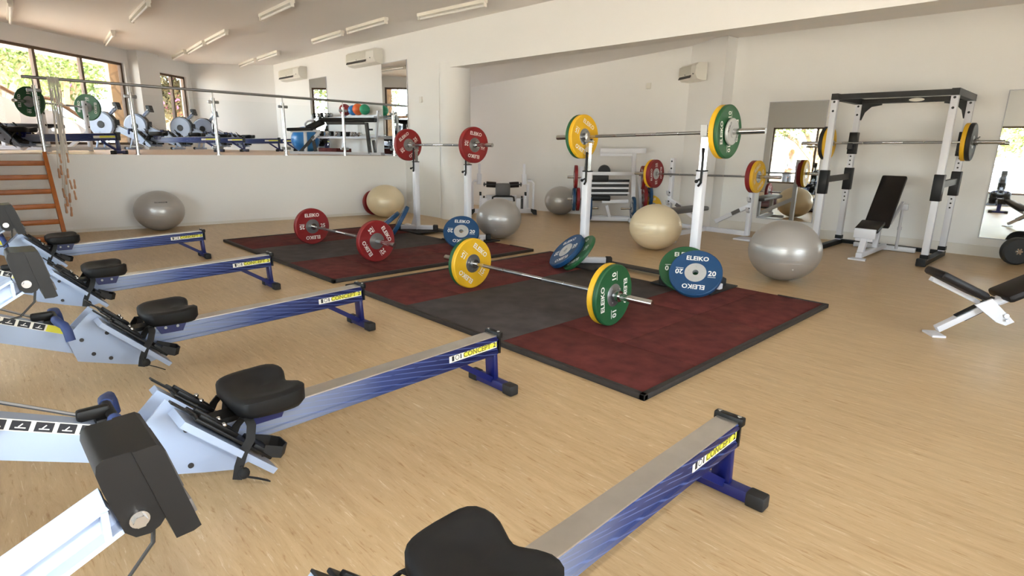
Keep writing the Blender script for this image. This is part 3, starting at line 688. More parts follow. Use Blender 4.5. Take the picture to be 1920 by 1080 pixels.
# ------------------------------------------------------------------ rowing machines (local: y=0 at the rear end of the rail, flywheel towards -y)
def rower(label, loc, rz, seat_y=-1.23, piv=(-1.85, .811), arm0=(-2.30, .60), tilt=0, group='rowing machines', detail=True, foot_w=.33, dark=False):
    t = thing('rowing_machine', label, 'rowing machine', loc, rz, group)
    zt = lambda y: .302+.030*y            # top of rail
    # rail: flanged box
    b = B(); prof = [(-.040, -.104), (.040, -.104), (.044, -.10), (.044, -.082), (.036, -.078), (.036, -.030), (.044, -.026), (.044, -.004), (.040, 0), (-.040, 0), (-.044, -.004), (-.044, -.026), (-.036, -.030), (-.036, -.078), (-.044, -.082), (-.044, -.10)]
    vs = [(p[0], 0, zt(0)+p[1]) for p in prof]+[(p[0], -1.50, zt(-1.5)+p[1]) for p in prof]; n = len(prof)
    b.mesh(vs, [tuple(range(n)), tuple(range(2*n-1, n-1, -1))]+[(i, (i+1) % n, n+(i+1) % n, n+i) for i in range(n)])
    rail = b.build('rail', RAILP, t, smooth=20)
    b = B(); b.bar((0, -.01, zt(-.01)+.002), (0, -1.48, zt(-1.48)+.002), .082, .006); b.build('seat_track', TRACK, rail, smooth=0)
    # sticker on both sides
    for s in (1, -1):
        F = Matrix(((0, 0, s, s*.0372), (s, 0, 0, -.165), (0, 1, 0, zt(-.165)-.048), (0, 0, 0, 1))) @ Matrix.Rotation(s*.03, 4, 'Z')
        b = B(); b.box((0, 0, .0006), (.315, .034, .0012), F); st = b.build('sticker', STK, rail, smooth=0)
        b = B(); b.box((.045, .002, .0014), (.225, .026, .0012), F); b.build('sticker_band', STY, st, smooth=0)
        if detail:
            b = B(); b.text('CONCEPT', .040, F @ Matrix.Translation((.022, .002, .0022))); b.build('brand_lettering', OLIVE, st, smooth=0)
            b = B(); b.text('2', .036, F @ Matrix.Translation((.140, .002, .0022)))
            b.text('INDOOR ROWER', .010, F @ Matrix.Translation((.05, -.0215, .0006)))
            b.ring([(.010, 0), (.013, 0), (.013, .0016), (.010, .0016)], F @ Matrix.Translation((-.108, .002, 0)), 20); b.box((-.135, .002, .0016), (.014, .026, .0008), F); b.box((-.085, .002, .0016), (.007, .024, .0008), F)
            b.build('lettering', DINK, st, smooth=0)
    b = B(); b.box((0, .006, zt(0)+.003), (.112, .034, .034), None, .006); b.box((0, .012, zt(0)-.05), (.088, .012, .10)); ec = b.build('end_cap', BLACKP, t)
    b = B()
    for s in (-.038, .038): b.cyl((s, .004, zt(0)+.019), (s, .004, zt(0)+.023), .008, seg=10)
    b.build('bolt', STEEL, ec)
    # rear leg
    b = B(); b.bar((0, -.012, .21), (0, -.002, .045), .074, .026, (1, 0, 0), .003); b.bar((0, -.235, zt(-.235)-.105), (0, -.02, .05), .040, .030, (1, 0, 0)); b.cyl((-.03, -.225, zt(-.23)-.1), (.03, -.225, zt(-.23)-.1), .010, seg=10); lg = b.build('rear_leg', RBLUE, t)
    b = B(); b.bar((-foot_w/2+.03, 0, .032), (foot_w/2-.03, 0, .032), .05, .045, bev=.004); cb = b.build('crossbar', RBLUE, lg)
    for s in (-1, 1):
        b = B(); b.box((s*(foot_w/2-.025), 0, .030), (.07, .058, .056), None, .008); b.build('rubber_cap', RUB, cb)
    # seat
    zs = zt(seat_y)+.030; b = B(); N = 22; top, bot = [], []
    def outline(a):
        ca, sa = math.cos(a), math.sin(a); r = (abs(ca)**4.2+abs(sa)**4.2)**(-1/4.2)
        x, y = .178*ca*r, .132*sa*r
        if y > 0: y -= .026*math.exp(-(x/.06)**2)*(y/.132); 
        x *= 1-.06*max(0, -y/.132)
        return x, y
    rings = [0, .3, .55, .75, .9, 1.0]; K = 48; vs = []; fs = []
    def zh(x, y): return .062+.022*(abs(x)/.178)**1.6+.016*max(0, y/.132)**2*min(1, abs(x)/.09) - .014*math.exp(-(((abs(x)-.065)/.045)**2+((y-.02)/.055)**2))
    for rr in rings[1:]:
        for k in range(K):
            x, y = outline(2*PI*k/K); x *= rr; y *= rr; vs.append((x, y+seat_y, zs+zh(x, y)-(.012 if rr == 1 else 0)))
    for k in range(K):
        x, y = outline(2*PI*k/K); vs.append((x*1.0, y*1.0+seat_y, zs+.028))
    for k in range(K):
        x, y = outline(2*PI*k/K); vs.append((x*.90, y*.90+seat_y, zs+.004))
    nr = len(rings)-1+2; c_ = len(vs); vs.append((0, seat_y, zs+.056))
    for k in range(K): fs.append((c_, k, (k+1) % K))
    for i in range(nr-1):
        for k in range(K): fs.append((i*K+k, i*K+(k+1) % K, (i+1)*K+(k+1) % K, (i+1)*K+k))
    fs.append(tuple((nr-1)*K+k for k in range(K)))
    b.mesh(vs, fs); seat = b.build('seat', SEATM, t, smooth=60)
    b = B()
    for s in (-1, 1):
        b.yz([(seat_y-.09, zs+.006), (seat_y+.09, zs+.006), (seat_y+.055, zs-.068), (seat_y-.055, zs-.068)], s*.050-.004, s*.050+.004)
    b.box((0, seat_y, zs+.002), (.10, .16, .012)); cg = b.build('seat_carriage', RBLUE, t)
    b = B()
    for s in (-1, 1):
        for yy in (-.03, .03): b.cyl((s*.054, seat_y+yy, zs-.035), (s*.058, seat_y+yy, zs-.035), .008, seg=8)
    b.build('bolt', DULL, cg)
    b = B(); b.bar((0, -1.50, zt(-1.5)+.014), (0, -1.30, zt(-1.3)+.012), .088, .02); b.build('track_cover', BLACKP, t)
    # main frame up to the flywheel
    b = B(); b.yz([(-1.44, .105), (-1.56, .165), (-2.42, .545), (-2.36, .665), (-1.90, .452), (-1.60, .318), (-1.50, .262), (-1.44, .20)], -.032, .032); fr = b.build('frame', RGREY, t, smooth=20)
    if detail:
        def SF(y): return frame((.0324, y, .389-.447*(y+1.80)), (0, .913, -.408), (0, .408, .913))
        b = B(); b.box((0, 0, 0), (.40, .036, .0012), SF(-1.86)); sk = b.build('sticker', STK, fr, smooth=0)
        for k in range(5):
            b = B(); F = SF(-1.765-.053*k); b.box((0, 0, .0012), (.046, .030, .0012), F); sq = b.build('pictogram', DINK, sk, smooth=0)
            b = B(); b.bar(F @ Vector((-.012, -.006, .0022)), F @ Vector((.014, -.006, .0022)), .002, .003); b.bar(F @ Vector((-.004, -.004, .0022)), F @ Vector((.004, .007, .0022)), .002, .003); b.build('figure', INK, sq, smooth=0)
        b = B(); b.box((0, 0, .0012), (.07, .034, .0012), SF(-1.705)); b.build('sticker_band', STY, sk, smooth=0)
    # foot brackets
    for s in (-1, 1):
        b = B(); b.yz([(-1.64, .165), (-1.67, .30), (-1.55, .42), (-1.48, .35), (-1.31, .17), (-1.25, .10), (-1.36, .075), (-1.46, .105)], s*.052-.004, s*.052+.004)
        b.yz([(-1.53, .385), (-1.25, .10), (-1.268, .085), (-1.55, .37)], s*.06, s*.20)
        br = b.build('foot_bracket', RGREY, t, smooth=20)
        b = B()
        for (yy, zz) in ((-1.61, .275), (-1.57, .19), (-1.50, .15), (-1.50, .29)): b.cyl((s*.056, yy, zz), (s*.060, yy, zz), .010, seg=10)
        b.build('bolt', DARKP, br)
        F = frame((s*.130, -1.375, .240), (1, 0, 0), (0, .70, -.714))       # y runs down the plate, z out of it
        b = B(); b.box((0, -.02, .010), (.125, .33, .012), F, .004); b.box((0, .10, .02), (.115, .09, .02), F, .005)
        b.box((0, -.20, .012), (.03, .13, .006), F)
        for q in (-.03, .03): b.box((q, -.09, .022), (.018, .16, .014), F, .003)
        fp = b.build('footrest', BLACKP, t)
        for q in (-.03, .03):
            b = B(); b.ball(F @ Vector((q, -.075, .032)), .010, 10, 6); b.build('pin', STEEL, fp)
        b = B(); b.tube([F @ Vector(p) for p in ((-.066, .03, .0), (-.070, .02, .035), (-.04, .005, .075), (0, 0, .085), (.04, .005, .075), (.070, .02, .035), (.066, .03, -.01), (.070, .05, -.06), (.072, .075, -.10))], .02, 4, flat=(.0035, .022)); b.build('strap', WEB, fp)
        b = B(); e = F @ Vector((.074, .05, -.055)); b.tube([e, e+Vector((.01, .015, -.045)), e+Vector((.02, .05, -.062)), e+Vector((.022, .085, -.085))], .02, 4, flat=(.003, .016)); b.ball(e+Vector((.006, .008, -.03)), (.014, .02, .022), 10, 6); b.build('strap_tail', WEB, fp)
        b = B(); hc = F @ Vector((0, .17, .03)); b.tube([F @ Vector(p) for p in ((-.055, .10, .02), (-.058, .165, .045), (-.03, .185, .06), (.03, .185, .06), (.058, .165, .045), (.055, .10, .02))], .02, 4, flat=(.004, .03)); b.build('heel_cup', RUB, fp)
    # handle, chain
    hy, hzz = -1.70, .405
    b = B(); b.tube([(-.10, hy, hzz), (.10, hy, hzz)], .016, 10); b.box((0, hy-.045, hzz+.01), (.035, .09, .04), None, .01); hd = b.build('handle', BLACKP, t)
    for s in (-1, 1):
        b = B(); b.tube([(s*.07, hy, hzz), (s*.12, hy+.004, hzz-.002), (s*.165, hy+.022, hzz-.012), (s*.185, hy+.03, hzz-.04), (s*.195, hy+.035, hzz-.085)], .0205, 12); b.build('grip', GRIP, hd)
    b = B(); b.tube([(0, hy-.08, hzz+.012), (0, -2.10, .60)], .006, 6); b.build('chain', DULL if not dark else BLACKP, t)
    b = B(); b.box((0, -1.72, .372), (.06, .05, .05), None, .01); b.build('handle_hook', BLACKP, t)
    # flywheel housing, front legs
    wc = (-2.27, .50); Mx = Matrix(((0, 0, 1, 0), (1, 0, 0, wc[0]), (0, 1, 0, wc[1]), (0, 0, 0, 1)))
    b = B(); b.lathe([(.05, -.085), (.225, -.085), (.25, -.06), (.25, .06), (.225, .085), (.05, .085)], Mx, 40); fw = b.build('flywheel_housing', RGREY, t, smooth=30)
    b = B(); b.lathe([(.03, -.092), (.07, -.092), (.07, .092), (.03, .092)], Mx, 24); b.build('hub_cover', BLACKP, fw)
    b = B(); b.ring([(.250, -.05), (.262, -.05), (.262, .05), (.250, .05)], Mx, 40); b.build('vent_cage', DARKP, fw)
    b = B(); b.box((0, wc[0]+.262, wc[1]+.02), (.15, .04, .16), None, .01); b.build('damper', BLACKP, fw)
    b = B()
    for s in (-1, 1): b.bar((s*.06, -2.30, .46), (s*.12, -2.40, .03), .03, .03)
    lg = b.build('front_leg', RGREY, t)
    b = B(); b.bar((-.24, -2.40, .03), (.24, -2.40, .03), .05, .045, bev=.005); cb = b.build('crossbar', RGREY, lg)
    for s in (-1, 1):
        b = B(); b.cyl((s*.20-.015, -2.45, .035), (s*.20+.015, -2.45, .035), .033, seg=16); b.build('caster', RUB, cb)
    # monitor arm and monitor
    A0, P = Vector((0, arm0[0], arm0[1])), Vector((0, piv[0], piv[1])); ad = (P-A0).normalized(); nn = Vector((0, -ad.z, ad.y))
    b = B(); e = P-ad*.02
    for q in (-.021, .021): b.bar(A0+nn*q, e+nn*q, .055, .007, (1, 0, 0))
    b.bar(A0, e, .008, .042, (1, 0, 0))
    for f in (.02, .35, .68, .97): b.box(A0.lerp(e, f), (.06, .008, .042), None)
    arm = b.build('monitor_arm', RGREY, t)
    F = Matrix.Translation(P) @ Matrix.Rotation(math.radians(tilt), 4, 'X'); YZ = Matrix(((0,0,1,0),(1,0,0,0),(0,1,0,0),(0,0,0,1)))
    b = B(); shell = [(.029, -.013), (.022, -.022), (.010, -.028), (-.006, -.026), (-.017, -.014), (-.021, .004), (-.032, .050), (-.036, .074), (-.034, .086), (-.026, .092), (.003, .092)]
    b.prism(shell, -.058, .058, F @ YZ); mo = b.build('monitor', BLACKP, t, smooth=50)
    b = B(); b.prism([(.003, .092), (.029, -.013), (.037, -.047), (.058, -.046), (.068, -.042), (.036, .088), (.030, .093)], -.062, .062, F @ YZ); fa = b.build('monitor_face', BLACKP, mo)
    e = Vector((0, .034, -.131)).normalized(); FF = F @ frame((0, .053, .023), (1, 0, 0), (0, e.y, e.z))
    b = B(); b.box((0, -.02, 0), (.085, .06, .004), FF); b.build('screen', DARKP, fa)
    b = B(); b.box((0, .040, 0), (.10, .022, .005), FF, .001); b.build('keys', GREYPAD, fa)
    b = B(); b.cyl(F @ Vector((-.064, 0, 0)), F @ Vector((.064, 0, 0)), .0115, seg=18); b.cyl(F @ Vector((.064, 0, 0)), F @ Vector((.071, 0, 0)), .0085, seg=6); b.build('pivot_bolt', STEEL, mo)
    b = B(); b.tube([F @ Vector((.03, .02, -.02)), F @ Vector((.03, .015, -.06)), F @ Vector((.03, -.02, -.10)), P-ad*.12+Vector((.03, 0, -.05)), P-ad*.18+Vector((.03, 0, -.02))], .003, 6); b.build('cable', RUB, mo)
    return t
LW = 1.95
rower('rowing machine in front, cut by the bottom edge, with the big black monitor', (-.84, LW, 0), 0, seat_y=-1.22, piv=(-1.848, .811), arm0=(-2.30, .60), tilt=0)
rower('second rowing machine from the front, its rail end beside the near platform', (-2.16, LW, 0), 0, seat_y=-1.22, piv=(-1.85, .872), arm0=(-2.30, .60), tilt=-3)
rower('third rowing machine, middle one of the five below the low wall', (-3.58, LW, 0), 0, seat_y=-1.20, piv=(-1.815, .883), arm0=(-2.30, .60), tilt=0, foot_w=.30)
rower('fourth rowing machine from the front, its rail pointing at the far platform', (-5.13, LW-.03, 0), 0, seat_y=-1.22, piv=(-1.95, .87), arm0=(-2.30, .60), tilt=0, foot_w=.28)
rower('rowing machine standing just before the orange wooden wall bars', (-6.98, LW-.05, 0), 0, seat_y=-1.24, piv=(-1.95, .85), arm0=(-2.30, .60), tilt=0, foot_w=.28)
# upper floor rowers
cr = Vector((RT[0], RT[1], 0)).normalized(); yaw_r = math.atan2(cr.y, cr.x) - PI/2      # +y of the machine runs to the right of the picture
def at3(px, py, depth):
    d = sight(px, py); k = depth/(d[0]*FW[0]+d[1]*FW[1])*math.hypot(FW[0], FW[1]); return Vector((d[0]*k, d[1]*k, CAM_H+d[2]*k))
def at_depth(px, depth):
    p = at3(px, 270, depth); p.z = 0; return p
ups = [(200, 11.9, -1.2, 0, 'upper rowing machine with its flywheel in front of the stone pier'), (262, 12.8, -1.0, 0, 'upper rowing machine with its flywheel beside the white pilaster'),
       (345, 14.0, -1.3, 0, 'upper rowing machine with its flywheel against the narrow window edge'), (386, 14.7, -1.2, 0, 'upper rowing machine farthest back, along the end wall')]
for px, dep, sy, _, lab in ups:
    w = at_depth(px, dep); p = w + cr*2.27; rower(lab, (p.x, p.y, ZU), yaw_r, seat_y=sy, piv=(-1.97, .84), arm0=(-2.16, .66), group='rowing machines on the upper floor', detail=False)
w = at_depth(222, 8.75); p = Vector((w.x, w.y, ZU)); rower('upper rowing machine just behind the glass railing and the hanging ropes', p, yaw_r+.05, seat_y=-1.34, group='rowing machines on the upper floor', detail=False, piv=(-2.0, .75), arm0=(-2.2, .6))

# ------------------------------------------------------------------ power rack, its bar and bench
def rack():
    x0, x1, y0, y1, H = -2.625, -1.405, 8.10, 9.06, 1.945; ox, oy = (x0+x1)/2, (y0+y1)/2
    t = thing('power_rack', 'white and black power rack standing before the back wall', 'power rack', (ox, oy, 0))
    hx, hy = (x1-x0)/2, (y1-y0)/2; w = .07
    for sx in (-1, 1):
        for sy in (-1, 1):
            b = B(); b.box((sx*hx, sy*hy, (H+.06)/2), (w, w, H-.06), None, .005); po = b.build('post', WHITE, t)
            b = B()
            if sy > 0:
                for z in np.arange(.62, 1.40, .055): b.cyl((sx*hx, sy*hy-.0345, z), (sx*hx, sy*hy-.0358, z), .011, seg=8)
            for z in (H-.06, H-.17): b.cyl((sx*hx, sy*hy-.0345, z), (sx*hx, sy*hy-.0365, z), .014, seg=10)
            b.build('hole', RUB, po)
            b = B(); b.box((sx*hx, sy*hy, .10), (w+.012, w+.012, .05)); b.build('sleeve', BLACKP, po)
        b = B(); b.bar((sx*hx, -hy-.12, .03), (sx*hx, hy+.06, .03), .075, .06, bev=.004); fo = b.build('foot_rail', BLACKP, t)
        b = B(); b.box((sx*hx, -hy-.12, .045), (.10, .07, .09), None, .01); b.build('rubber_cap', RUB, fo)
        b = B(); b.bar((sx*hx, -hy-.045, H), (sx*hx, hy+.045, H), .075, .075); b.build('top_rail', BLACKP, t)
        # safety: sleeves and the bar between
        for sy, z in ((-1, .90), (1, .92)):
            b = B(); b.box((sx*hx, sy*hy, z), (.10, .10, .30), None, .006); b.build('safety_sleeve', BLACKP, t)
        b = B(); b.bar((sx*hx, -hy, .93), (sx*hx, hy, .95), .05, .075); b.build('safety_bar', DARKP, t)
        b = B(); b.box((sx*hx, hy-.01, 1.40), (.10, .11, .29), None, .006); b.yz([(hy-.06, 1.30), (hy-.15, 1.32), (hy-.15, 1.40), (hy-.13, 1.40), (hy-.13, 1.345), (hy-.06, 1.35)], sx*hx-.03, sx*hx+.03); b.build('bar_holder', BLACKP, t)
    for sy in (-1, 1):
        b = B(); b.bar((-hx, sy*hy, H), (hx, sy*hy, H), .075, .06); b.build('crossbeam', BLACKP, t)
        if sy > 0:
            b = B()
            for s in (-1, 1): b.prism([(0, 0), (0, -.22), (-s*.02, -.22), (-s*.05, -.12), (-s*.12, -.05), (-s*.24, -.03), (-s*.24, 0)], -.01, .01, Matrix(((1,0,0,s*(hx-.03)),(0,0,-1,sy*hy),(0,1,0,H-.02),(0,0,0,1))))
            b.build('gusset', BLACKP, t)
    b = B(); b.lathe([(.001, 0), (1, 0), (1, .004), (.001, .004)], Matrix.Translation((.05, hy-.039, H)) @ Matrix.Rotation(PI/2, 4, 'X') @ Matrix.Diagonal((.085, .022, 1, 1)), 24); bd = b.build('badge', STK, t)
    b = B(); b.bar((-hx, hy+.02, .04), (hx, hy+.02, .04), .06, .05); b.build('rear_base', BLACKP, t)
rack()
i0, i1, d = barbell((-3.27, 8.965, 1.393), (-1.0, 8.965, 1.428), 'barbell held in the power rack')
load(i0, i1, d, [('yellow', 'yellow 15 plate of the rack barbell hanging in front of the wall mirror', 0), ('black', 'black plate behind the yellow one in front of the wall mirror', 0)],
     [('yellow', 'yellow plate between the power rack and an outer black plate', 40), ('black', 'black plate outside the yellow one, beyond the power rack post', 0)], 'plates on the rack barbell')
collar(i1+d*(.027+.046+.05+.026), d, 'chrome locking collar against the outer black plate of the rack barbell')
def incline_bench():
    t = thing('incline_bench', 'black padded incline bench standing inside the power rack', 'bench', (-2.03, 8.42, 0)); o = Vector((-2.03, 8.42, 0))
    L = lambda x, y, z: Vector((x, y, z))
    b = B(); b.bar(L(.0, -.55, .05), L(0, .52, .06), .07, .06, bev=.004); b.bar(L(-.02, -.42, .06), L(-.02, -.28, .33), .07, .07, bev=.004); b.prism([(-.09, -.64), (.10, -.64), (.08, -.52), (-.07, -.52)], 0, .018)
    b.bar(L(0, .10, .06), L(0, .16, .40), .06, .06, bev=.004); fr = b.build('frame', WHITE, t)
    b = B(); b.bar(L(-.36, .53, .035), L(.36, .57, .035), .07, .06, bev=.006); b.build('rear_foot', WHITE, t)
    b = B(); F = frame(L(-.02, -.20, .375), (1, 0, 0), (0, 1, .32)); b.box((0, 0, .0), (.27, .30, .055), F, .02); b.build('seat', PAD, t)
    b = B(); b.box((-.02, -.36, .30), (.24, .03, .12), None, .008); b.box((-.02, -.34, .22), (.20, .05, .04), None, .008); b.build('seat_bracket', WHITE, t)
    b = B(); F = frame(L(-.01, .29, .665), (1, 0, 0), (0, .62, .785)); b.box((0, 0, 0), (.29, .80, .06), F, .022); b.build('back_pad', PAD, t)
    b = B(); b.bar(L(.0, .10, .40), L(0, .46, .83), .06, .04); b.build('back_support', WHITE, t)
    b = B(); b.bar(L(.12, .12, .40), L(.16, .40, .66), .03, .03); b.cyl(L(.17, .42, .05), L(.17, .40, .58), .018, seg=10); b.box(L(.18, .40, .60), (.10, .04, .08), None, .008); b.cyl(L(.17, .42, .30), L(.17, .42, .34), .026, seg=10); b.build('adjuster_post', GREYW, t)
incline_bench()
t = thing('dumbbell', 'black round-headed dumbbell on the floor against the back wall', 'dumbbell', (-.68, 9.14, .165))
b = B()
for s in (0, .22): b.lathe([(.05, -.045), (.145, -.045), (.162, -.03), (.165, 0), (.162, .03), (.145, .045), (.05, .045)], Matrix.Translation((s*.6, s*.7-.1, 0)) @ axis_frame((0, 0, 0), (.55, -.83, 0)), 36)
b.build('weight_head', BLK, t)
b = B(); b.cyl((-.03, -.06, 0), (.12, .05, 0), .02, seg=12); b.build('handle', STEEL, t)
b = B(); F = axis_frame((0.026, -.139, 0), (.55, -.83, 0))
b.cyl(F @ Vector((0, 0, -.005)), F @ Vector((0, 0, .012)), .022, seg=12)
for k in range(6): a = k*PI/3; b.cyl(F @ Vector((.03*math.cos(a), .03*math.sin(a), -.004)), F @ Vector((.03*math.cos(a), .03*math.sin(a), .006)), .011, seg=8)
b.build('end_nut', STEEL, t)

# ------------------------------------------------------------------ bench press
def bench_press():
    xL, xR, Y = -4.95, -3.63, 8.30; ox = (xL+xR)/2
    t = thing('bench_press', 'white bench press station in front of the back wall holding a loaded barbell', 'bench press', (ox, Y, 0)); h = (xR-xL)/2
    for s in (-1, 1):
        b = B(); b.box((s*h, 0, .60), (.06, .075, 1.08), None, .005); po = b.build('upright', WHITE, t)
        b = B()
        for z in (1.09, .98, .86, .60, .46): b.cyl((s*h, -.037, z), (s*h, -.041, z), .014, seg=10)
        b.build('hole', RUB, po)
        b = B(); b.box((s*h, -.02, .012), (.26, .30, .022), None, .004); b.build('foot_plate', WHITE, po)
        for z in (.93, .62, .47):
            b = B(); b.yz([(-.03, z-.08), (-.09, z-.05), (-.11, z+.01), (-.095, z+.01), (-.08, z-.03), (-.03, z-.04)], s*h-.02, s*h+.02); b.build('bar_hook', GREYW, po)
        b = B(); A, C = Vector((s*h, -.01, .50)), Vector((s*.16, -.01, .22)); b.bar(A, C, .06, .06, bev=.004); br = b.build('brace', WHITE, t)
        b = B(); m_ = A.lerp(C, .38); e = (C-A).normalized(); b.bar(m_-e*.065+Vector((0, -.034, 0)), m_+e*.065+Vector((0, -.034, 0)), .005, .055, (0, 1, 0)); b.build('sticker', GREYPAD, br)
    b = B(); b.bar((-h, 0, .09), (h, 0, .09), .06, .07, bev=.004); b.bar((0, -1.25, .09), (0, 0, .09), .06, .06); b.bar((0, -1.15, .09), (0, -1.15, .38), .06, .06); b.bar((0, -.35, .09), (0, -.35, .38), .06, .06); b.bar((-.22, -1.25, .05), (.22, -1.25, .05), .06, .05); b.build('frame', WHITE, t)
    b = B(); b.box((0, -.78, .425), (.27, 1.16, .06), None, .02); b.build('pad', GREYPAD, t)
bench_press()
i0, i1, d = barbell((-5.585, 8.20, .878), (-3.205, 8.20, .925), 'barbell lying across the bench press uprights', sleeve=.44)
load(i0, i1, d, [('redwhite', 'red plate with a pale hub on the bench press barbell, beside the leg press', 95), ('yellow', 'yellow rim peeking out behind the red plate of the bench press barbell', 0)],
     [('red', 'red plate behind the yellow one that overlaps the wall mirror', 0), ('yellow', 'yellow plate of the bench press barbell overlapping the wall mirror', 30)], 'plates on the bench press barbell')

# ------------------------------------------------------------------ leg press with stored plates
gl, gr = level(1095, 409, .06), level(1181, 411, .06); gl.z = gr.z = 0; dpx = (gr-gl); LP_W = dpx.length; dpx.normalize(); fpx = Vector((-dpx.y, dpx.x, 0))
def leg_press():
    mid = (gl+gr)/2; t = thing('leg_press', 'white leg press machine with striped foot board and plates stored on its sides', 'leg press', mid, math.atan2(dpx.y, dpx.x)); w = LP_W/2
    def L(px, py, yo=0.0):
        yo *= .4
        p = gl+fpx*yo; s_, z = upright(px, py, (p.x, p.y), (dpx.x, dpx.y)); return Vector((s_-w, yo, max(.02, z)))
    def beam(b, a, c, yo, tw, th): b.bar(L(*a, yo), L(*c, yo), tw, th, (0, 1, 0), .004)
    b = B(); b.bar((-w, 0, .06), (w, 0, .06), .06, .07, bev=.004); b.bar((-w, .17, .06), (w, .17, .06), .06, .07)
    for s in (-1, 1): b.bar((s*w, -.10, .045), (s*w, .20, .045), .06, .06)
    beam(b, (1137, 385), (1143, 409), .02, .05, .05); beam(b, (1128, 378), (1178, 377), .10, .05, .06); b.build('base_frame', WHITE, t)
    for (a, c) in (((1090.5, 312), (1092, 410)), ((1189, 287), (1186, 412))):
        b = B(); beam(b, a, c, .26, .06, .07); b.build('upright', WHITE, t)
    for (a, c) in (((1097.5, 312), (1099, 374)), ((1099, 374), (1104, 392)), ((1199, 330), (1201, 392))):
        b = B(); beam(b, a, c, .18, .05, .05); b.build('brace', GREYW, t)
    b = B(); beam(b, (1125, 282.8), (1211, 283), .26, .07, .085); beam(b, (1125, 290), (1188, 290.5), .26, .05, .05); tb = b.build('top_beam', WHITE, t)
    b = B(); c = L(1173, 282.8, .22); b.box(c, (.15, .006, .06)); bd = b.build('badge', GREYPAD, tb, smooth=0)
    for px in (1195.6, 1207):
        b = B(); c = L(px, 283, .223); b.cyl(c, c+Vector((0, -.012, 0)), .022, seg=12); b.build('knob', RUB, tb)
    b = B(); c = L(1131, 282.8, .22); b.box(c, (.03, .012, .06)); b.build('end_plug', RUB, tb)
    b = B(); beam(b, (1099, 325), (1187, 326), .20, .05, .06); b.build('cross_beam', WHITE, t)
    b = B(); a, c = L(1103, 337, .12), L(1181, 337, .12); a2, c2_ = L(1101, 367, .10), L(1177, 367, .10)
    vs = [a2+Vector((0, .03, 0)), c2_+Vector((0, .03, 0)), c+Vector((0, .03, 0)), a+Vector((0, .03, 0))]; b.mesh(vs+[v+Vector((0, .02, 0)) for v in vs], ((0,1,2,3),(7,6,5,4),(0,4,5,1),(1,5,6,2),(2,6,7,3),(3,7,4,0))); fb = b.build('foot_board', PAD, t, smooth=0)
    for y in (343.3, 352.6, 362):
        b = B(); b.bar(L(1102.5, y, .11), L(1179.5, y, .11), .05, .034, (0, 1, 0), .004); b.build('slat', WHITE, fb)
    b = B(); c = L(1133, 321, .24); b.lathe([(.002, -.03), (.10, -.03), (.11, -.01), (.10, .03), (.002, .03)], Matrix.Translation(c) @ Matrix.Rotation(PI/2, 4, 'X'), 24); b.build('head_pad', PAD, t)
    b = B(); a, c = L(1111, 337, .22), L(1141, 337, .22); b.box(((a.x+c.x)/2, .09, a.z+.03), (c.x-a.x, .06, .14), None, .02); b.build('back_pad', PAD, t)
    b = B(); a, c = L(1109, 371, .14), L(1144, 371, .14); b.box(((a.x+c.x)/2, .05, a.z), (c.x-a.x, .10, .09), None, .015); st = b.build('seat_bracket', BLACKP, t)
    for px in (1128, 1140):
        b = B(); c = L(px, 372.5, .085); b.cyl(c, c+Vector((0, -.01, 0)), .014, seg=10); b.build('bolt', STEEL, st)
    W = lambda v: mid + dpx*v.x + fpx*v.y + Vector((0, 0, v.z))
    g = 'plates stored on the leg press'
    for a, c, y in (((1064, 332), (1090, 332), .22), ((1064, 373), (1090, 373), .20), ((1196, 333), (1216, 333), .24), ((1200, 371), (1224, 371), .22), ((1164, 391), (1190, 391), .02), ((1098, 390), (1122, 390), .02)):
        b = B(); b.cyl(L(*a, y), L(*c, y), .022, seg=12); b.build('storage_peg', STEEL, t)
    for kind, px, py, y, lab in (('red', 1079.5, 331.5, .22, 'red plate on the upper outer peg of the leg press, above the silver ball'), ('red', 1083.5, 373.5, .20, 'red plate on the lower outer peg of the leg press beside the silver ball'),
        ('blue', 1076, 373.5, .20, 'blue plate on the lower outer peg of the leg press, touching the silver ball'), ('red', 1205, 333, .24, 'red plate on the upper peg of the leg press, behind the bench press barbell'),
        ('red', 1208, 371, .22, 'red plate on a lower leg press peg behind the cream ball'), ('blue', 1218, 370.5, .22, 'blue plate behind the red one on the leg press, above the cream ball'),
        ('blue', 1106, 391, .02, 'blue plate low in the leg press, mostly hidden by the far stand post'), ('blue', 1187, 390.5, .02, 'blue plate low on the loading peg of the leg press beside the cream ball')):
        plate(kind, W(L(px, py, y)), dpx, 10, lab, g, .9)
    plate('yellow', W(L(1224, 388, .20)), (dpx*.5-fpx*.8+Vector((0, 0, .2))), 10, 'yellow plate peeking over the cream ball beside the leg press', g, .9)
leg_press()

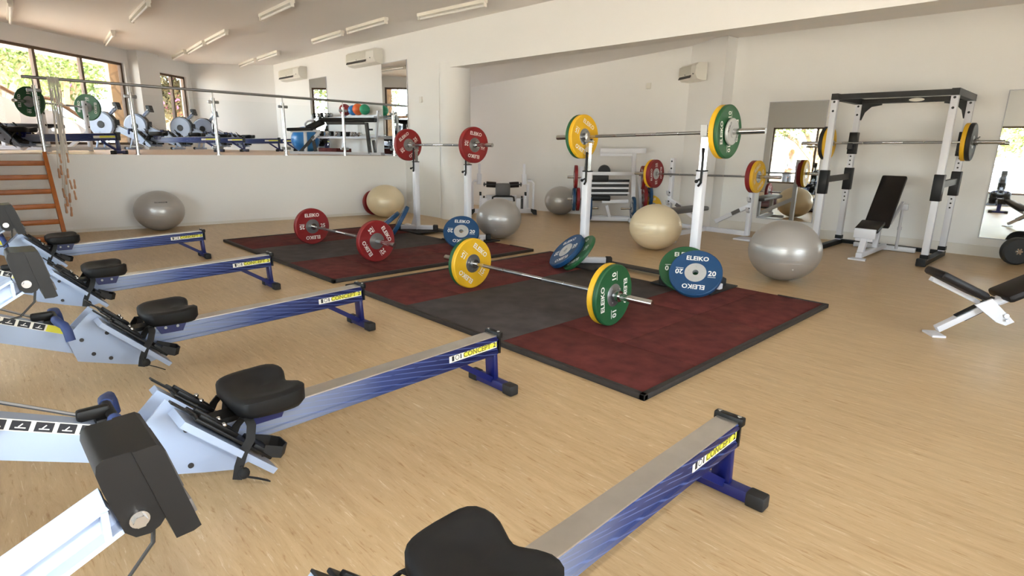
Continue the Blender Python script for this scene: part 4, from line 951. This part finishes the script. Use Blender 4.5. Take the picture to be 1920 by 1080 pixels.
# ------------------------------------------------------------------ leg curl machine facing the camera
ml, mr_ = level(886, 403), level(999, 403); dm = (mr_-ml); LM_W = dm.length; dm.normalize()
def leg_machine():
    mid = (ml+mr_)/2; t = thing('leg_extension_machine', 'white leg machine with black rollers against the wall behind the silver ball', 'leg machine', mid, math.atan2(dm.y, dm.x)); w = LM_W/2
    zz = lambda px, py: upright(px, py, (ml.x, ml.y), (dm.x, dm.y))
    for s in (-1, 1):
        b = B(); b.tube([(s*w, 0, .05), (s*w, 0, .60), (s*(w-.04), .02, .64), (s*(w-.10), .05, .64)], .022, 10); b.bar((s*(w-.02), .1, .05), (s*(w-.02), .6, .05), .06, .06); b.bar((s*(w-.02), .55, .05), (s*(w-.02), .50, .55), .05, .05); b.build('side_frame', WHITE, t)
        b = B(); b.bar((s*(w-.14), .22, .56), (s*(w-.15), .24, .76), .085, .07, bev=.006); b.bar((s*(w-.15), .24, .76), (s*(w-.15), .24, .95), .045, .045); b.build('plate_horn', WHITE, t)
        b = B(); b.box((s*(w-.15), .02, .40), (.04, .05, .07), None, .006); b.bar((s*(w-.20), 0, .12), (s*(w-.22), .02, .36), .03, .03); b.build('adjuster', BLACKP, t)
        b = B(); b.bar((s*(w-.14), 0, .06), (s*(w-.16), .02, .38), .04, .04); b.build('front_post', WHITE, t)
        b = B(); b.cyl((s*.13, .10, .56), (s*.31, .10, .57), .055, seg=18); b.build('roller', PAD, t)
        b = B(); b.cyl((s*.31, .10, .57), (s*.37, .10, .57), .012, seg=8); b.cyl((s*.345, .10, .57), (s*.36, .10, .57), .04, seg=12); b.build('roller_axle', DARKP, t)
        b = B(); b.prism([(0, 0), (.05*s, -.06), (.11*s, -.06), (.10*s, .03), (0, .05)], -.04, .04, Matrix(((1,0,0,s*(w-.04)),(0,0,-1,-.02),(0,1,0,.07),(0,0,0,1)))); b.build('rubber_cap', RUB, t)
    b = B(); b.bar((-w, .05, .07), (w, .05, .07), .07, .08, bev=.004); b.bar((-.30, .3, .30), (.30, .3, .30), .08, .10); b.box((w*.60, 0, .19), (.20, .05, .26), None, .01); b.box((-w*.62, 0, .19), (.12, .05, .26), None, .01); fr = b.build('frame', WHITE, t)
    b = B(); b.box((w*.62, -.028, .22), (.05, .004, .20)); b.build('sticker', DARKP, fr, smooth=0)
    b = B(); b.box((0, .06, .47), (.28, .10, .25), None, .035); b.build('seat_pad', GREYPAD, t)
    b = B(); b.tube([(-.21, -.02, .26), (-.20, -.02, .34), (-.15, -.02, .355), (.15, -.02, .355), (.20, -.02, .34), (.21, -.02, .26)], .018, 10); b.build('hand_bar', BLACKP, t)
leg_machine()

# ------------------------------------------------------------------ adjustable bench on the right
p0 = level(1752, 632); dv = Vector((.80, .60, 0)).normalized()
def adj_bench():
    t = thing('adjustable_bench', 'black padded bench on a white frame alone on the bare floor by the dumbbell', 'bench', p0, math.atan2(dv.y, dv.x))
    S = lambda px, py: upright(px, py, (p0.x, p0.y), (dv.x, dv.y))
    def V(px, py, y=0): s, z = S(px, py); return Vector((s, y, z))
    foot = V(1760, 626); far = V(1905, 556); ext = far + (far-foot)*.5
    b = B(); b.bar(foot+Vector((.01, .06, .02)), ext+Vector((0, .06, 0)), .055, .045, (0, 1, 0), .004)
    b.prism([(-.02, -.01), (.07, -.01), (.07, .13), (-.02, .13)], .0, .014); b.bar((1.02, .06, .03), (1.02, .06, ext.z-.05), .05, .05); b.bar((1.02, -.2, .03), (1.02, .32, .03), .05, .05); fr = b.build('frame', WHITE, t)
    for q in (-.022, .022):
        e = (ext-foot).normalized(); nn = Vector((-e.z, 0, e.x)); a_ = foot.lerp(far, .30 if q > 0 else .36); c_ = foot.lerp(far, .80)
        b = B(); b.bar(a_+nn*q*1.25+Vector((0, .06, .012)), c_+nn*q*1.25+Vector((0, .06, .012)), .04, .008, (0, 1, 0)); b.build('rubber_strip', RUB, fr)
    A, C = V(1759, 512), V(1846, 556); d_ = (C-A).normalized(); nn = Vector((-d_.z, 0, d_.x)); Lp = (C-A).length
    F = frame((A+C)/2+Vector((0, .06, 0))-nn*.0, d_, (0, 1, 0)); b = B(); b.box((0, 0, 0), (Lp, .25, .058), F, .022); b.build('back_pad', PAD, t)
    b = B(); b.bar(A+Vector((0, .06, 0))-nn*.05+d_*.02, C+Vector((0, .06, 0))-nn*.05+d_*.02, .05, .03, (0, 1, 0)); pv = V(1880, 600)
    b.prism([(C.x-.07, C.z-.055), (C.x+.03, C.z-.005), (pv.x+.05, pv.z+.0), (pv.x+.0, pv.z-.03), (pv.x-.06, pv.z-.01)], .085, .10, Matrix(((1,0,0,0),(0,0,-1,.06),(0,1,0,0),(0,0,0,1)))); b.build('back_support', WHITE, t)
    b = B(); q = V(1879, 589); b.cyl((q.x, -.05, q.z), (q.x, .17, q.z), .016, seg=12); q2 = V(1878, 597); b.cyl((q2.x, -.045, q2.z), (q2.x, -.06, q2.z), .009, seg=8); b.build('pivot_bolt', STEEL, t)
    A, C = V(1882, 562), V(1925, 545); d_ = (C-A).normalized(); C = A+d_*.42; F = frame((A+C)/2+Vector((0, .06, .01)), d_, (0, 1, 0)); b = B(); b.box((0, 0, 0), (.42, .25, .06), F, .022); b.build('seat', PAD, t)
    b = B(); b.bar(A+Vector((0, .06, -.04)), C+Vector((0, .06, -.04)), .04, .03, (0, 1, 0)); b.build('seat_support', GREYW, t)
adj_bench()

# ------------------------------------------------------------------ wall bars and skipping ropes
def wall_bars():
    t = thing('wall_bars', 'orange wooden wall bars leaning on the low white wall', 'wall bars', (-9.4, .90, 0))
    top, bot = Vector((-.50+.0, .0, 1.085)), Vector((.02, .02, .02))
    for yy in (0, -1.15):
        b = B(); b.bar(bot+Vector((0, yy, 0)), top+Vector((0, yy, 0)), .085, .045, (1, 0, 0), .004)
        b.build('side_post', WOOD, t)
    for k, z in enumerate((.955, .78, .60, .415, .22)):
        f = (z-bot.z)/(top.z-bot.z); p = bot.lerp(top, f); b = B(); b.bar(p+Vector((-.01, -.0, 0)), p+Vector((-.01, -1.15, 0)), .035, .062, bev=.008); b.build('rung', WOOD, t)
    b = B(); b.box((.12, -.62, .03), (.10, 1.1, .06), None, .005); b.build('foot_board', WOOD, t)
wall_bars()
HND = [(113, 297), (127, 296), (111, 325), (115, 319), (123, 337), (127, 325), (133, 346), (140, 345), (120, 362), (131, 371), (141, 366), (126, 378), (124, 391), (134, 397)]
def ropes():
    for k in range(7):
        (ax, ay), (cx, cy) = HND[2*k], HND[2*k+1]
        txp = 93+k*2.9; top_ = plane(txp, 150, 0, -9.80); yy = top_.y; xr_ = rx(yy)-.06; zr = hz(yy)
        lab = ['outermost towards the wall bars', 'second from the wall bars', 'third from the wall bars', 'in the middle of the bunch', 'third from the open wall side', 'second from the open wall side', 'outermost towards the open wall'][k]
        e1, e2 = plane(ax, ay, 0, xr_+.055), plane(cx, cy, 0, xr_+.060)
        t = thing('skipping_rope', 'white skipping rope with wooden handles hung over the handrail, '+lab, 'skipping rope', (xr_, yy, zr), 0, 'skipping ropes on the handrail'); o = Vector((xr_, yy, zr))
        w = .022+.004*random.random()
        pts = [e1+Vector((0, 0, .06)), Vector((xr_+.05, yy*.6+e1.y*.4, (e1.z+zr)/2)), Vector((xr_+.035, yy, zr-.06)), Vector((xr_+w, yy, zr+.012)), Vector((xr_, yy+.004, zr+.026)), Vector((xr_-w+.002, yy+.008, zr+.01)), Vector((xr_-.030, yy+.008, zr-.10)), Vector((xr_+.0, yy+.012, zr-.30))]
        b = B(); b.tube([p-o for p in pts[:6]]+[Vector((-.028, .01, -.04))], .006, 6); b.tube([Vector((xr_+w, yy+.012, zr+.014))-o, Vector((xr_+.045, yy+.016, zr-.2))-o, Vector((xr_+.05, yy*.5+e2.y*.5, (e2.z+zr)/2))-o, e2+Vector((0, 0, .06))-o], .006, 6); b.build('cord', ROPE, t)
        for e in (e1, e2):
            lean_ = Vector((.004, .010*(random.random()-.2), 0)); b = B(); M = Matrix.Translation(e-o) @ Matrix.Rotation((random.random()-.5)*.2, 4, 'X')
            b.lathe([(.006, .066), (.011, .060), (.013, .03), (.011, 0), (.015, -.04), (.014, -.06), (.008, -.066)], M, 12); b.build('handle', HWOOD, t)
ropes()

# ------------------------------------------------------------------ upper floor: dumbbell rack, bench, balls, bench press
YR = 6.00
def rk(px, py, y=YR): return plane(px, py, 1, y)
def dumbbell_rack():
    xl, xr = rk(587, 260).x, rk(709, 260).x; ox = (xl+xr)/2; w = (xr-xl)/2
    t = thing('dumbbell_rack', 'white dumbbell rack against the upper wall between two tall mirrors', 'rack', (ox, YR, ZU)); zs = [rk(640, 257).z-ZU, rk(640, 221).z-ZU]
    for x in (-w, -w*.0+.12, w):
        b = B(); b.bar((x, -.08, .03), (x, .02, zs[1]+.10), .05, .04); b.bar((x, -.20, .03), (x, .12, .03), .05, .05); b.build('leg', WHITE, t)
    for z in zs:
        for yo, dz in ((-.11, 0), (.03, .03)):
            b = B(); b.box((0, yo+ (0 if z < .4 else .06), z+dz-.015), (2*w, .05, .03)); b.build('shelf_rail', WHITE, t)
    return ox, w, zs
rox, rw, rzs = dumbbell_rack()
def dumbbell(p, r, L, label, chrome=True, grp='dumbbells on the rack'):
    t = thing('dumbbell', label, 'dumbbell', p, 0, grp)
    for s in (-1, 1):
        b = B(); b.lathe([(r*.8, 0), (r, .012), (r, L*.30), (r*.8, L*.34)], Matrix.Translation((0, s*L*.16-(0 if s > 0 else L*.34), 0)) @ Matrix.Rotation(-PI/2, 4, 'X'), 18); b.build('weight_head', STEEL if chrome else BLACKP, t)
    b = B(); b.cyl((0, -L*.2, 0), (0, L*.2, 0), .015, seg=10); b.build('handle', DULL, t)
nm = ['first', 'second', 'third', 'fourth', 'fifth', 'sixth', 'seventh', 'eighth', 'ninth', 'tenth', 'eleventh']
for k in range(9):
    px = 604+k*9.4 if k < 7 else 662+(k-7)*10; p = rk(px, 250); dumbbell((p.x, YR-.05, ZU+rzs[0]+.075-.003*k), .058-.002*k, .24, '%s dumbbell from the left on the lower tier of the upper floor rack' % nm[k], k % 2 == 0)
for k in range(4):
    p = rk(592.5+k*7.0, 221); dumbbell((p.x, YR+.03, ZU+rzs[1]+.075), .05, .2, '%s dumbbell from the left on the top tier of the rack, above the black bench' % nm[k], k % 2 == 1)
for px, m, lab, sz in ((646, RED, 'red medicine ball, leftmost on the top tier of the dumbbell rack', .118), (660, BBALL, 'blue medicine ball between the red and orange ones', .10), (670.5, mat('orange_ball_rubber', (224, 104, 48), .5), 'orange medicine ball beside the green one', .112), (683, mat('green_ball_rubber', (30, 140, 104), .5), 'green medicine ball, rightmost on the top tier of the rack', .10)):
    p = rk(px, 215); b = B(); b.ball((0, 0, 0), sz, 28, 16); o = b.build('medicine_ball', m, smooth=60); o.location = (p.x, YR+.015+(.012 if m is BBALL else 0), ZU+rzs[1]+.045+sz*.93); tag(o, lab, 'medicine ball', 'medicine balls on the rack')
pbb = plane(573, 268, 1, 5.70); gym_ball(pbb.x, 5.70, .30, .93, BBALL, 'blue exercise ball beside the dumbbell rack on the upper floor', ZU)
def upper_bench():
    o = at_depth(632, 11.25); o.z = ZU
    t = thing('decline_bench', 'black decline bench on the upper floor in front of the dumbbell rack', 'bench', o, math.atan2(cr.y, cr.x))
    def P(px, py): s_, z = upright(px, py, (o.x, o.y), (cr.x, cr.y)); return Vector((s_, 0, z-ZU))
    b = B(); b.bar(P(601, 225), P(705, 225), .26, .075, (0, 1, 0), .02); b.build('back_pad', PAD, t)
    b = B(); b.bar(P(541, 243), P(588, 242), .24, .06, (0, 1, 0), .02); b.build('seat_pad', PAD, t)
    b = B(); b.bar(P(577, 241), P(606, 228), .22, .10, (0, 1, 0), .03); b.build('middle_pad', PAD, t)
    b = B(); b.bar(P(687, 230), P(694, 288), .07, .06, (0, 1, 0)); b.bar(P(700, 263), P(704, 287), .05, .05, (0, 1, 0)); b.bar(P(612, 231), P(683, 231), .07, .05, (0, 1, 0)); b.build('rear_leg', DARKP, t)
    b = B(); b.bar(P(590, 255), P(560, 289), .06, .05, (0, 1, 0)); b.bar(P(586, 256), P(592, 284), .05, .05, (0, 1, 0)); b.build('front_leg', DARKP, t)
    z0 = .03; b = B(); a, c = P(545, 288), P(715, 288); a.z = c.z = z0; b.bar(a, c, .07, .05, (0, 1, 0)); d_, e_ = P(572, 246), P(574, 288); e_.z = z0; b.bar(d_, e_, .05, .05, (0, 1, 0)); d_, e_ = P(600, 246), P(586, 262); b.bar(d_, e_, .06, .05, (0, 1, 0)); b.bar(P(545, 246), P(600, 245), .05, .04, (0, 1, 0)); b.build('frame', WHITE, t)
    b = B(); b.tube([P(573, 240), P(572, 232), P(577, 227), P(588, 225)], .02, 8); b.build('hand_loop', WHITE, t)
    b = B(); b.bar(P(690, 243), P(699, 243), .03, .03, (0, 1, 0)); b.build('pin', BLACKP, t)
upper_bench()
p = plane(628, 286, 1, 5.55); b = B(); b.box((0, 0, .06), (.75, .32, .10), None, .006); o = b.build('step_platform', MAROON); o.location = (p.x, 5.55, ZU+.01); tag(o, 'dark red step platform lying under the dumbbell rack', 'step'); 
b = B()
for s in (-.28, .28): b.box((s, 0, .005), (.10, .30, .03))
b.build('foot', RUB, o)
# bench press with green plates in front of the tall windows
ga, gc = at3(37, 191, 9.0), at3(178, 201, 10.75); zbar = (ga.z+gc.z)/2
ga.z = gc.z = zbar; dd = (gc-ga).normalized(); cc_ = (ga+gc)/2; L_ = max(2.0, (gc-ga).length); ga, gc = cc_-dd*L_/2, cc_+dd*L_/2
def upper_press():
    t = thing('bench_press', 'white bench press on the upper floor before the tall windows', 'bench press', (cc_.x, cc_.y, ZU), math.atan2(dd.y, dd.x)); h = .52; hz_ = zbar-ZU
    for s in (-1, 1):
        b = B(); b.box((s*h, -.045, (hz_+.10)/2), (.07, .05, hz_+.10), None, .004); b.bar((s*h, -.05, hz_*.45), (s*h, .35, .04), .06, .05); po = b.build('upright', WHITE, t)
        b = B()
        for z in (hz_+.04, hz_-.16, hz_-.34): b.cyl((s*h, -.072, z), (s*h, -.0735, z), .018, seg=10)
        b.build('hole', RUB, po)
        b = B(); b.box((s*h, .0, hz_-.035), (.05, .09, .02)); b.build('bar_hook', GREYW, t)
    b = B(); b.bar((-h, -.045, .05), (h, -.045, .05), .06, .06); b.bar((0, -.03, .05), (0, 1.2, .05), .06, .06); b.bar((0, 1.0, .05), (0, 1.0, .36), .06, .06); b.build('frame', WHITE, t)
    b = B(); b.box((0, .62, .41), (.27, 1.1, .07), None, .02); b.build('pad', PAD, t)
upper_press()
i0, i1, d = barbell(ga, gc, 'barbell with green plates on the upper floor bench press', sleeve=.37)
load(i0, i1, d, [('green', 'green 10 plate on the left end of the upper floor barbell', 95)], [('green', 'green 10 plate on the right end of the upper floor barbell', 95)], 'green plates of the upper floor barbell')

# ------------------------------------------------------------------ outside the windows
wout = -bdir
b = B(); P0 = c1+wdir*-6; P1_ = c1+wdir*22
b.prism([(P0.x+wout.x*.25, P0.y+wout.y*.25), (P1_.x+wout.x*.25, P1_.y+wout.y*.25), (P1_.x+wout.x*30, P1_.y+wout.y*30), (P0.x+wout.x*30, P0.y+wout.y*30)], .85, .98); struct(b.build('terrace_ground', SUNP, smooth=0), 'sunlit terrace outside the upper windows')
b = B(); b.box((-2, YW-15.3, -.45), (60, 30, .1)); struct(b.build('garden_ground', SUNP, smooth=0), 'pale sunlit garden ground outside the front windows')
LEAF = leaf_mat('sunlit_leaves', (62, 78, 32), (116, 128, 72)); LEAF2 = leaf_mat('dry_leaves', (66, 68, 42), (112, 106, 78)); BARK = mat('pale_bark', (150, 124, 96), .9, var=.3, scale=6, bump=.6, bscale=30)
PINK = mat('pink_bracts', (226, 110, 170), .7)
def tree(p, crown, r, label, trunk_r=.16, n=2600, leaf=.15, m=LEAF, dens=1.0, name='garden_tree', cat='tree', pink=0):
    t = thing(name, label, cat, p, 0, 'trees outside the windows'); rnd = random.Random(int(abs(p[0]*97+p[1]*31)))
    b = B(); k = len(crown); base = Vector((0, 0, 0)); hub = Vector((sum(c[0] for c in crown)/k*.4, sum(c[1] for c in crown)/k*.4, min(c[2] for c in crown)*.55))
    b.tube([base, base.lerp(hub, .5)+Vector((.05, .03, 0)), hub], trunk_r, 10)
    for c in crown: C = Vector(c); b.tube([hub-Vector((0, 0, .1)), hub.lerp(C, .5)+Vector((0, 0, .12)), C], trunk_r*.45, 7)
    b.build('trunk', BARK, t)
    for nmb, mm, cnt in (('foliage', m, n), ('blossom', PINK, pink)):
        if not cnt: continue
        vs, fs = [], []
        for i in range(cnt):
            c = crown[rnd.randrange(k)]; u = Vector((rnd.gauss(0, 1), rnd.gauss(0, 1), rnd.gauss(0, 1))).normalized()*r*(rnd.random()**.45)
            o = Vector(c)+Vector((u.x, u.y, u.z*.8)); a = Vector((rnd.uniform(-1, 1), rnd.uniform(-1, 1), rnd.uniform(-1, 1))).normalized(); q = a.orthogonal().normalized(); s = leaf*rnd.uniform(.6, 1.3); n0 = len(vs)
            vs += [o-a*s*.5, o+q*s*.28, o+a*s*.5, o-q*s*.28]; fs.append((n0, n0+1, n0+2, n0+3))
        b = B(); b.mesh(vs, fs); b.build(nmb, mm, t, smooth=0)
    return t
def tree_at(px, py, depth, zb, crown_px, r, label, **kw):
    g = at_depth(px, depth); g.z = zb
    cr_ = [tuple(at3(x, y, depth+dz)-g) for x, y, dz in crown_px]; tree((g.x, g.y, g.z), cr_, r, label, **kw)
tree_at(15, 200, 15.5, .98, [(-60, 60, 0), (10, 70, .5), (60, 110, 0), (0, 140, 1), (70, 70, 1), (-120, 110, 0)], 1.05, 'bright green tree outside the first tall window', n=5200)
tree_at(120, 200, 18, .98, [(110, 90, 0), (150, 130, .5), (110, 150, .5), (185, 95, 1), (125, 110, -.5)], 1.0, 'green tree with pink blossom outside the middle tall window', n=3600, pink=120)
tree_at(70, 200, 21, .98, [(40, 100, 0), (80, 140, .5), (20, 170, .5), (70, 180, 1), (120, 170, 0)], 1.3, 'pale green tree farther back outside the tall windows', n=3600, leaf=.2)
tree_at(325, 200, 17.6, .98, [(305, 165, 0), (330, 185, .2), (350, 165, .3), (318, 200, 0), (345, 195, 0)], .62, 'climbing bush with pink flowers outside the narrow corner window', n=3200, m=LEAF2, leaf=.12, pink=200, name='flowering_bush', cat='bush', trunk_r=.06)
STONE = stone_mat('rubble_stone', (196, 172, 140), (226, 206, 178), 2.2); BRICKS = stone_mat('tan_pier_stone', (206, 168, 130), (228, 198, 164), 2.6, (190, 160, 130))
a, c = at_depth(220, 13.4), at_depth(249, 13.6); b = B(); b.bar((a.x, a.y, 2.6), (c.x, c.y, 2.6), .5, 3.3); o = b.build('stone_pier', BRICKS); tag(o, 'tan stone pier standing outside the third tall window', 'pier')
a, c = at_depth(275, 18.6), at_depth(380, 18.4); b = B(); b.bar((a.x, a.y, 1.65), (c.x, c.y, 1.65), .5, 1.45); o = b.build('rubble_wall', STONE); tag(o, 'low rubble stone wall outside the narrow corner window', 'garden wall')
# white stair parapet with a brown handrail
prm = [at3(*q) for q in ((-90, 150, 11.6), (0, 182, 12.6), (45, 200, 13.0), (100, 208, 13.6), (140, 228, 14.0), (172, 250, 14.4), (190, 275, 14.6))]
b = B()
vs = []; th_ = Vector((wout.x, wout.y, 0))*.25
for q in prm: vs += [Vector((q.x, q.y, .9)), q, q+th_, Vector((q.x, q.y, .9))+th_]
fs = [(4*i+j, 4*i+(j+1) % 4, 4*i+4+(j+1) % 4, 4*i+4+j) for i in range(len(prm)-1) for j in range(4)]+[(0, 1, 2, 3), tuple(len(vs)-4+j for j in range(4))]
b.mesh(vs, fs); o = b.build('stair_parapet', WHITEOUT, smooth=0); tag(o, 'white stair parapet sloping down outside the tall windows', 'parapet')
for px, py, dep in ((8, 215, 12.55), (128, 252, 13.75)):
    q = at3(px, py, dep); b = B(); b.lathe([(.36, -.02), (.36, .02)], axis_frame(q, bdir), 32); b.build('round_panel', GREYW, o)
b = B(); b.tube([at3(*q) for q in ((-90, 128, 11.8), (0, 163, 12.7), (25, 176, 12.9), (60, 180, 13.2), (100, 186, 13.6), (140, 212, 14.0), (180, 236, 14.4))], .045, 8); b.build('handrail', BROWN, o)
# parasol and roof beyond
g = at_depth(205, 19); b = B(); t = thing('garden_parasol', 'white parasol open outside the third tall window', 'parasol', (g.x, g.y, .98))
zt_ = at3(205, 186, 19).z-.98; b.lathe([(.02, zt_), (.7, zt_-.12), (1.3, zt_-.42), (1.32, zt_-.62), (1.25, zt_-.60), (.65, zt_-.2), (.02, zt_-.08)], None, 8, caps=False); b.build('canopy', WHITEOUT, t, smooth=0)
b = B(); b.cyl((0, 0, 0), (0, 0, zt_-.05), .03, seg=10); b.build('pole', GREYW, t)
g = at_depth(205, 22); zr_ = at3(205, 168, 22).z; b = B(); b.prism([(-1.4, 0), (1.4, 0), (1.2, .22), (-1.0, .34)], -1.2, 1.2, Matrix.Translation((g.x, g.y, zr_)) @ Matrix.Rotation(yaw_r+PI/2, 4, 'Z') @ Matrix.Rotation(PI/2, 4, 'X')); rf = b.build('pavilion', mat('roof_wood', (150, 120, 92), .8)); tag(rf, 'brown pavilion roof far outside the third tall window', 'pavilion')
b = B()
for s in (-1.2, 1.2):
    for q in (-1, 1): pp = Vector((g.x, g.y, 0))+cr*s; pp += Vector((-cr.y, cr.x, 0))*q; b.cyl((pp.x, pp.y, .95), (pp.x, pp.y, zr_), .07, seg=8)
b.build('post', WHITEOUT, rf)
b = B(); b.box((-3.5, YW-1.6, 2.42), (18, 2.8, .16)); struct(b.build('added_shade_roof', WHITEOUT, smooth=0), 'added white overhang that cuts sky light outside the front windows')  # added slab, out of view, keeps steep sky light off the near floor
# garden seen in the mirrors
tree((-6.25, -5.2, -.4), [(-.6, .1, 2.7), (.5, -.2, 2.9), (-1.4, .2, 2.5), (1.2, .3, 2.6), (.1, .3, 3.2)], .75, 'forked garden tree outside the front windows, seen in the mirrors', n=2200, leaf=.13, trunk_r=.2)
tree((-1.6, -9.5, -.4), [(-1.2, 0, 2.2), (0, 0, 2.6), (1.3, 0, 2.3), (2.6, 0, 2.1), (-2.4, .4, 1.9)], 1.2, 'wide pale green tree farther out in the front garden', n=3000, leaf=.2)

# ------------------------------------------------------------------ the person outside, seen in the wall mirror
def person():
    t = thing('person', 'person in a white shirt and grey trousers standing outside, seen in the wall mirror', 'person', (-6.62, -3.0, -.40), math.radians(-60))
    SK = mat('skin', (206, 156, 126), .6); SH = mat('white_shirt', (206, 206, 206), .8); TR = mat('grey_trousers', (84, 86, 94), .8); HA = mat('light_hair', (196, 160, 104), .7)
    def skin(name, nodes, edges, m, par, sub=2):
        me = bpy.data.meshes.new(name); me.from_pydata([n[0] for n in nodes], edges, []); o = bpy.data.objects.new(name, me); COL.objects.link(o)
        md = o.modifiers.new('skin', 'SKIN'); sv = me.skin_vertices[0].data
        for i, n in enumerate(nodes): sv[i].radius = n[1] if hasattr(n[1], '__len__') else (n[1], n[1]); sv[i].use_root = (i == 0)
        o.modifiers.new('sub', 'SUBSURF').levels = sub
        dg = bpy.context.evaluated_depsgraph_get(); dg.update(); m2 = bpy.data.meshes.new_from_object(o.evaluated_get(dg)); o.modifiers.clear(); o.data = m2
        m2.materials.clear(); m2.materials.append(m)
        for p in m2.polygons: p.use_smooth = True
        o.parent = par; return o
    J = {'pel': (0, 0, .95), 'spi': (0, .03, 1.15), 'che': (0, .06, 1.32), 'nek': (0, .09, 1.46), 'hd0': (0, .11, 1.54), 'hd1': (0, .13, 1.66)}
    nodes = [(J['pel'], (.13, .10)), (J['spi'], (.12, .09)), (J['che'], (.15, .10)), (J['nek'], .055), (J['hd0'], .075), (J['hd1'], .085)]; edges = [(0, 1), (1, 2), (2, 3), (3, 4), (4, 5)]
    for s in (-1, 1):
        i = len(nodes); nodes += [((s*.10, 0, .88), .085), ((s*.11, .03, .48), .058), ((s*.11, 0, .09), .042), ((s*.11, .13, .04), .035)]; edges += [(0, i), (i, i+1), (i+1, i+2), (i+2, i+3)]
        i = len(nodes); nodes += [((s*.19, .06, 1.38), .055), ((s*.23, .10, 1.12), .042), ((s*.16, .32, 1.06), .034), ((s*.14, .40, 1.07), .030)]; edges += [(2, i), (i, i+1), (i+1, i+2), (i+2, i+3)]
        for f in range(5):
            j = len(nodes); x0 = s*(.14-.02+.011*f); nodes += [((x0, .45+.004*(2-abs(f-2)), 1.065), .009), ((x0, .49+.006*(2-abs(f-2)), 1.05), .008)]; edges += [(i+3, j), (j, j+1)]
    body = skin('body', nodes, edges, SK, t)
    n2 = [((0, 0, .98), (.142, .112)), ((0, .03, 1.16), (.134, .103)), ((0, .06, 1.33), (.163, .112)), ((0, .08, 1.42), .07)]; e2 = [(0, 1), (1, 2), (2, 3)]
    for s in (-1, 1): i = len(n2); n2 += [((s*.19, .06, 1.385), .065), ((s*.23, .10, 1.13), .054), ((s*.19, .24, 1.08), .048)]; e2 += [(2, i), (i, i+1), (i+1, i+2)]
    skin('shirt', n2, e2, SH, t)
    n3 = [((0, 0, .95), (.140, .112))]; e3 = []
    for s in (-1, 1): i = len(n3); n3 += [((s*.10, 0, .86), .096), ((s*.11, .03, .48), .072), ((s*.11, 0, .12), .062)]; e3 += [(0, i), (i, i+1), (i+1, i+2)]
    skin('trousers', n3, e3, TR, t)
    b = B(); b.ball((0, .115, 1.665), (.088, .098, .095), 20, 12); b.ball((0, .03, 1.58), (.07, .05, .12), 16, 10); b.build('hair', HA, t)
    b = B(); b.ball((0, .222, 1.615), (.014, .02, .022), 10, 6)
    for s in (-1, 1): b.ball((s*.032, .20, 1.645), (.012, .010, .008), 8, 6); b.ball((s*.088, .125, 1.63), (.012, .022, .03), 8, 6)
    b.build('face_features', SK, t)
    for s in (-1, 1):
        b = B(); b.box((s*.11, .05, .035), (.09, .27, .07), None, .03); b.build('shoe', DARKP, t)
person()
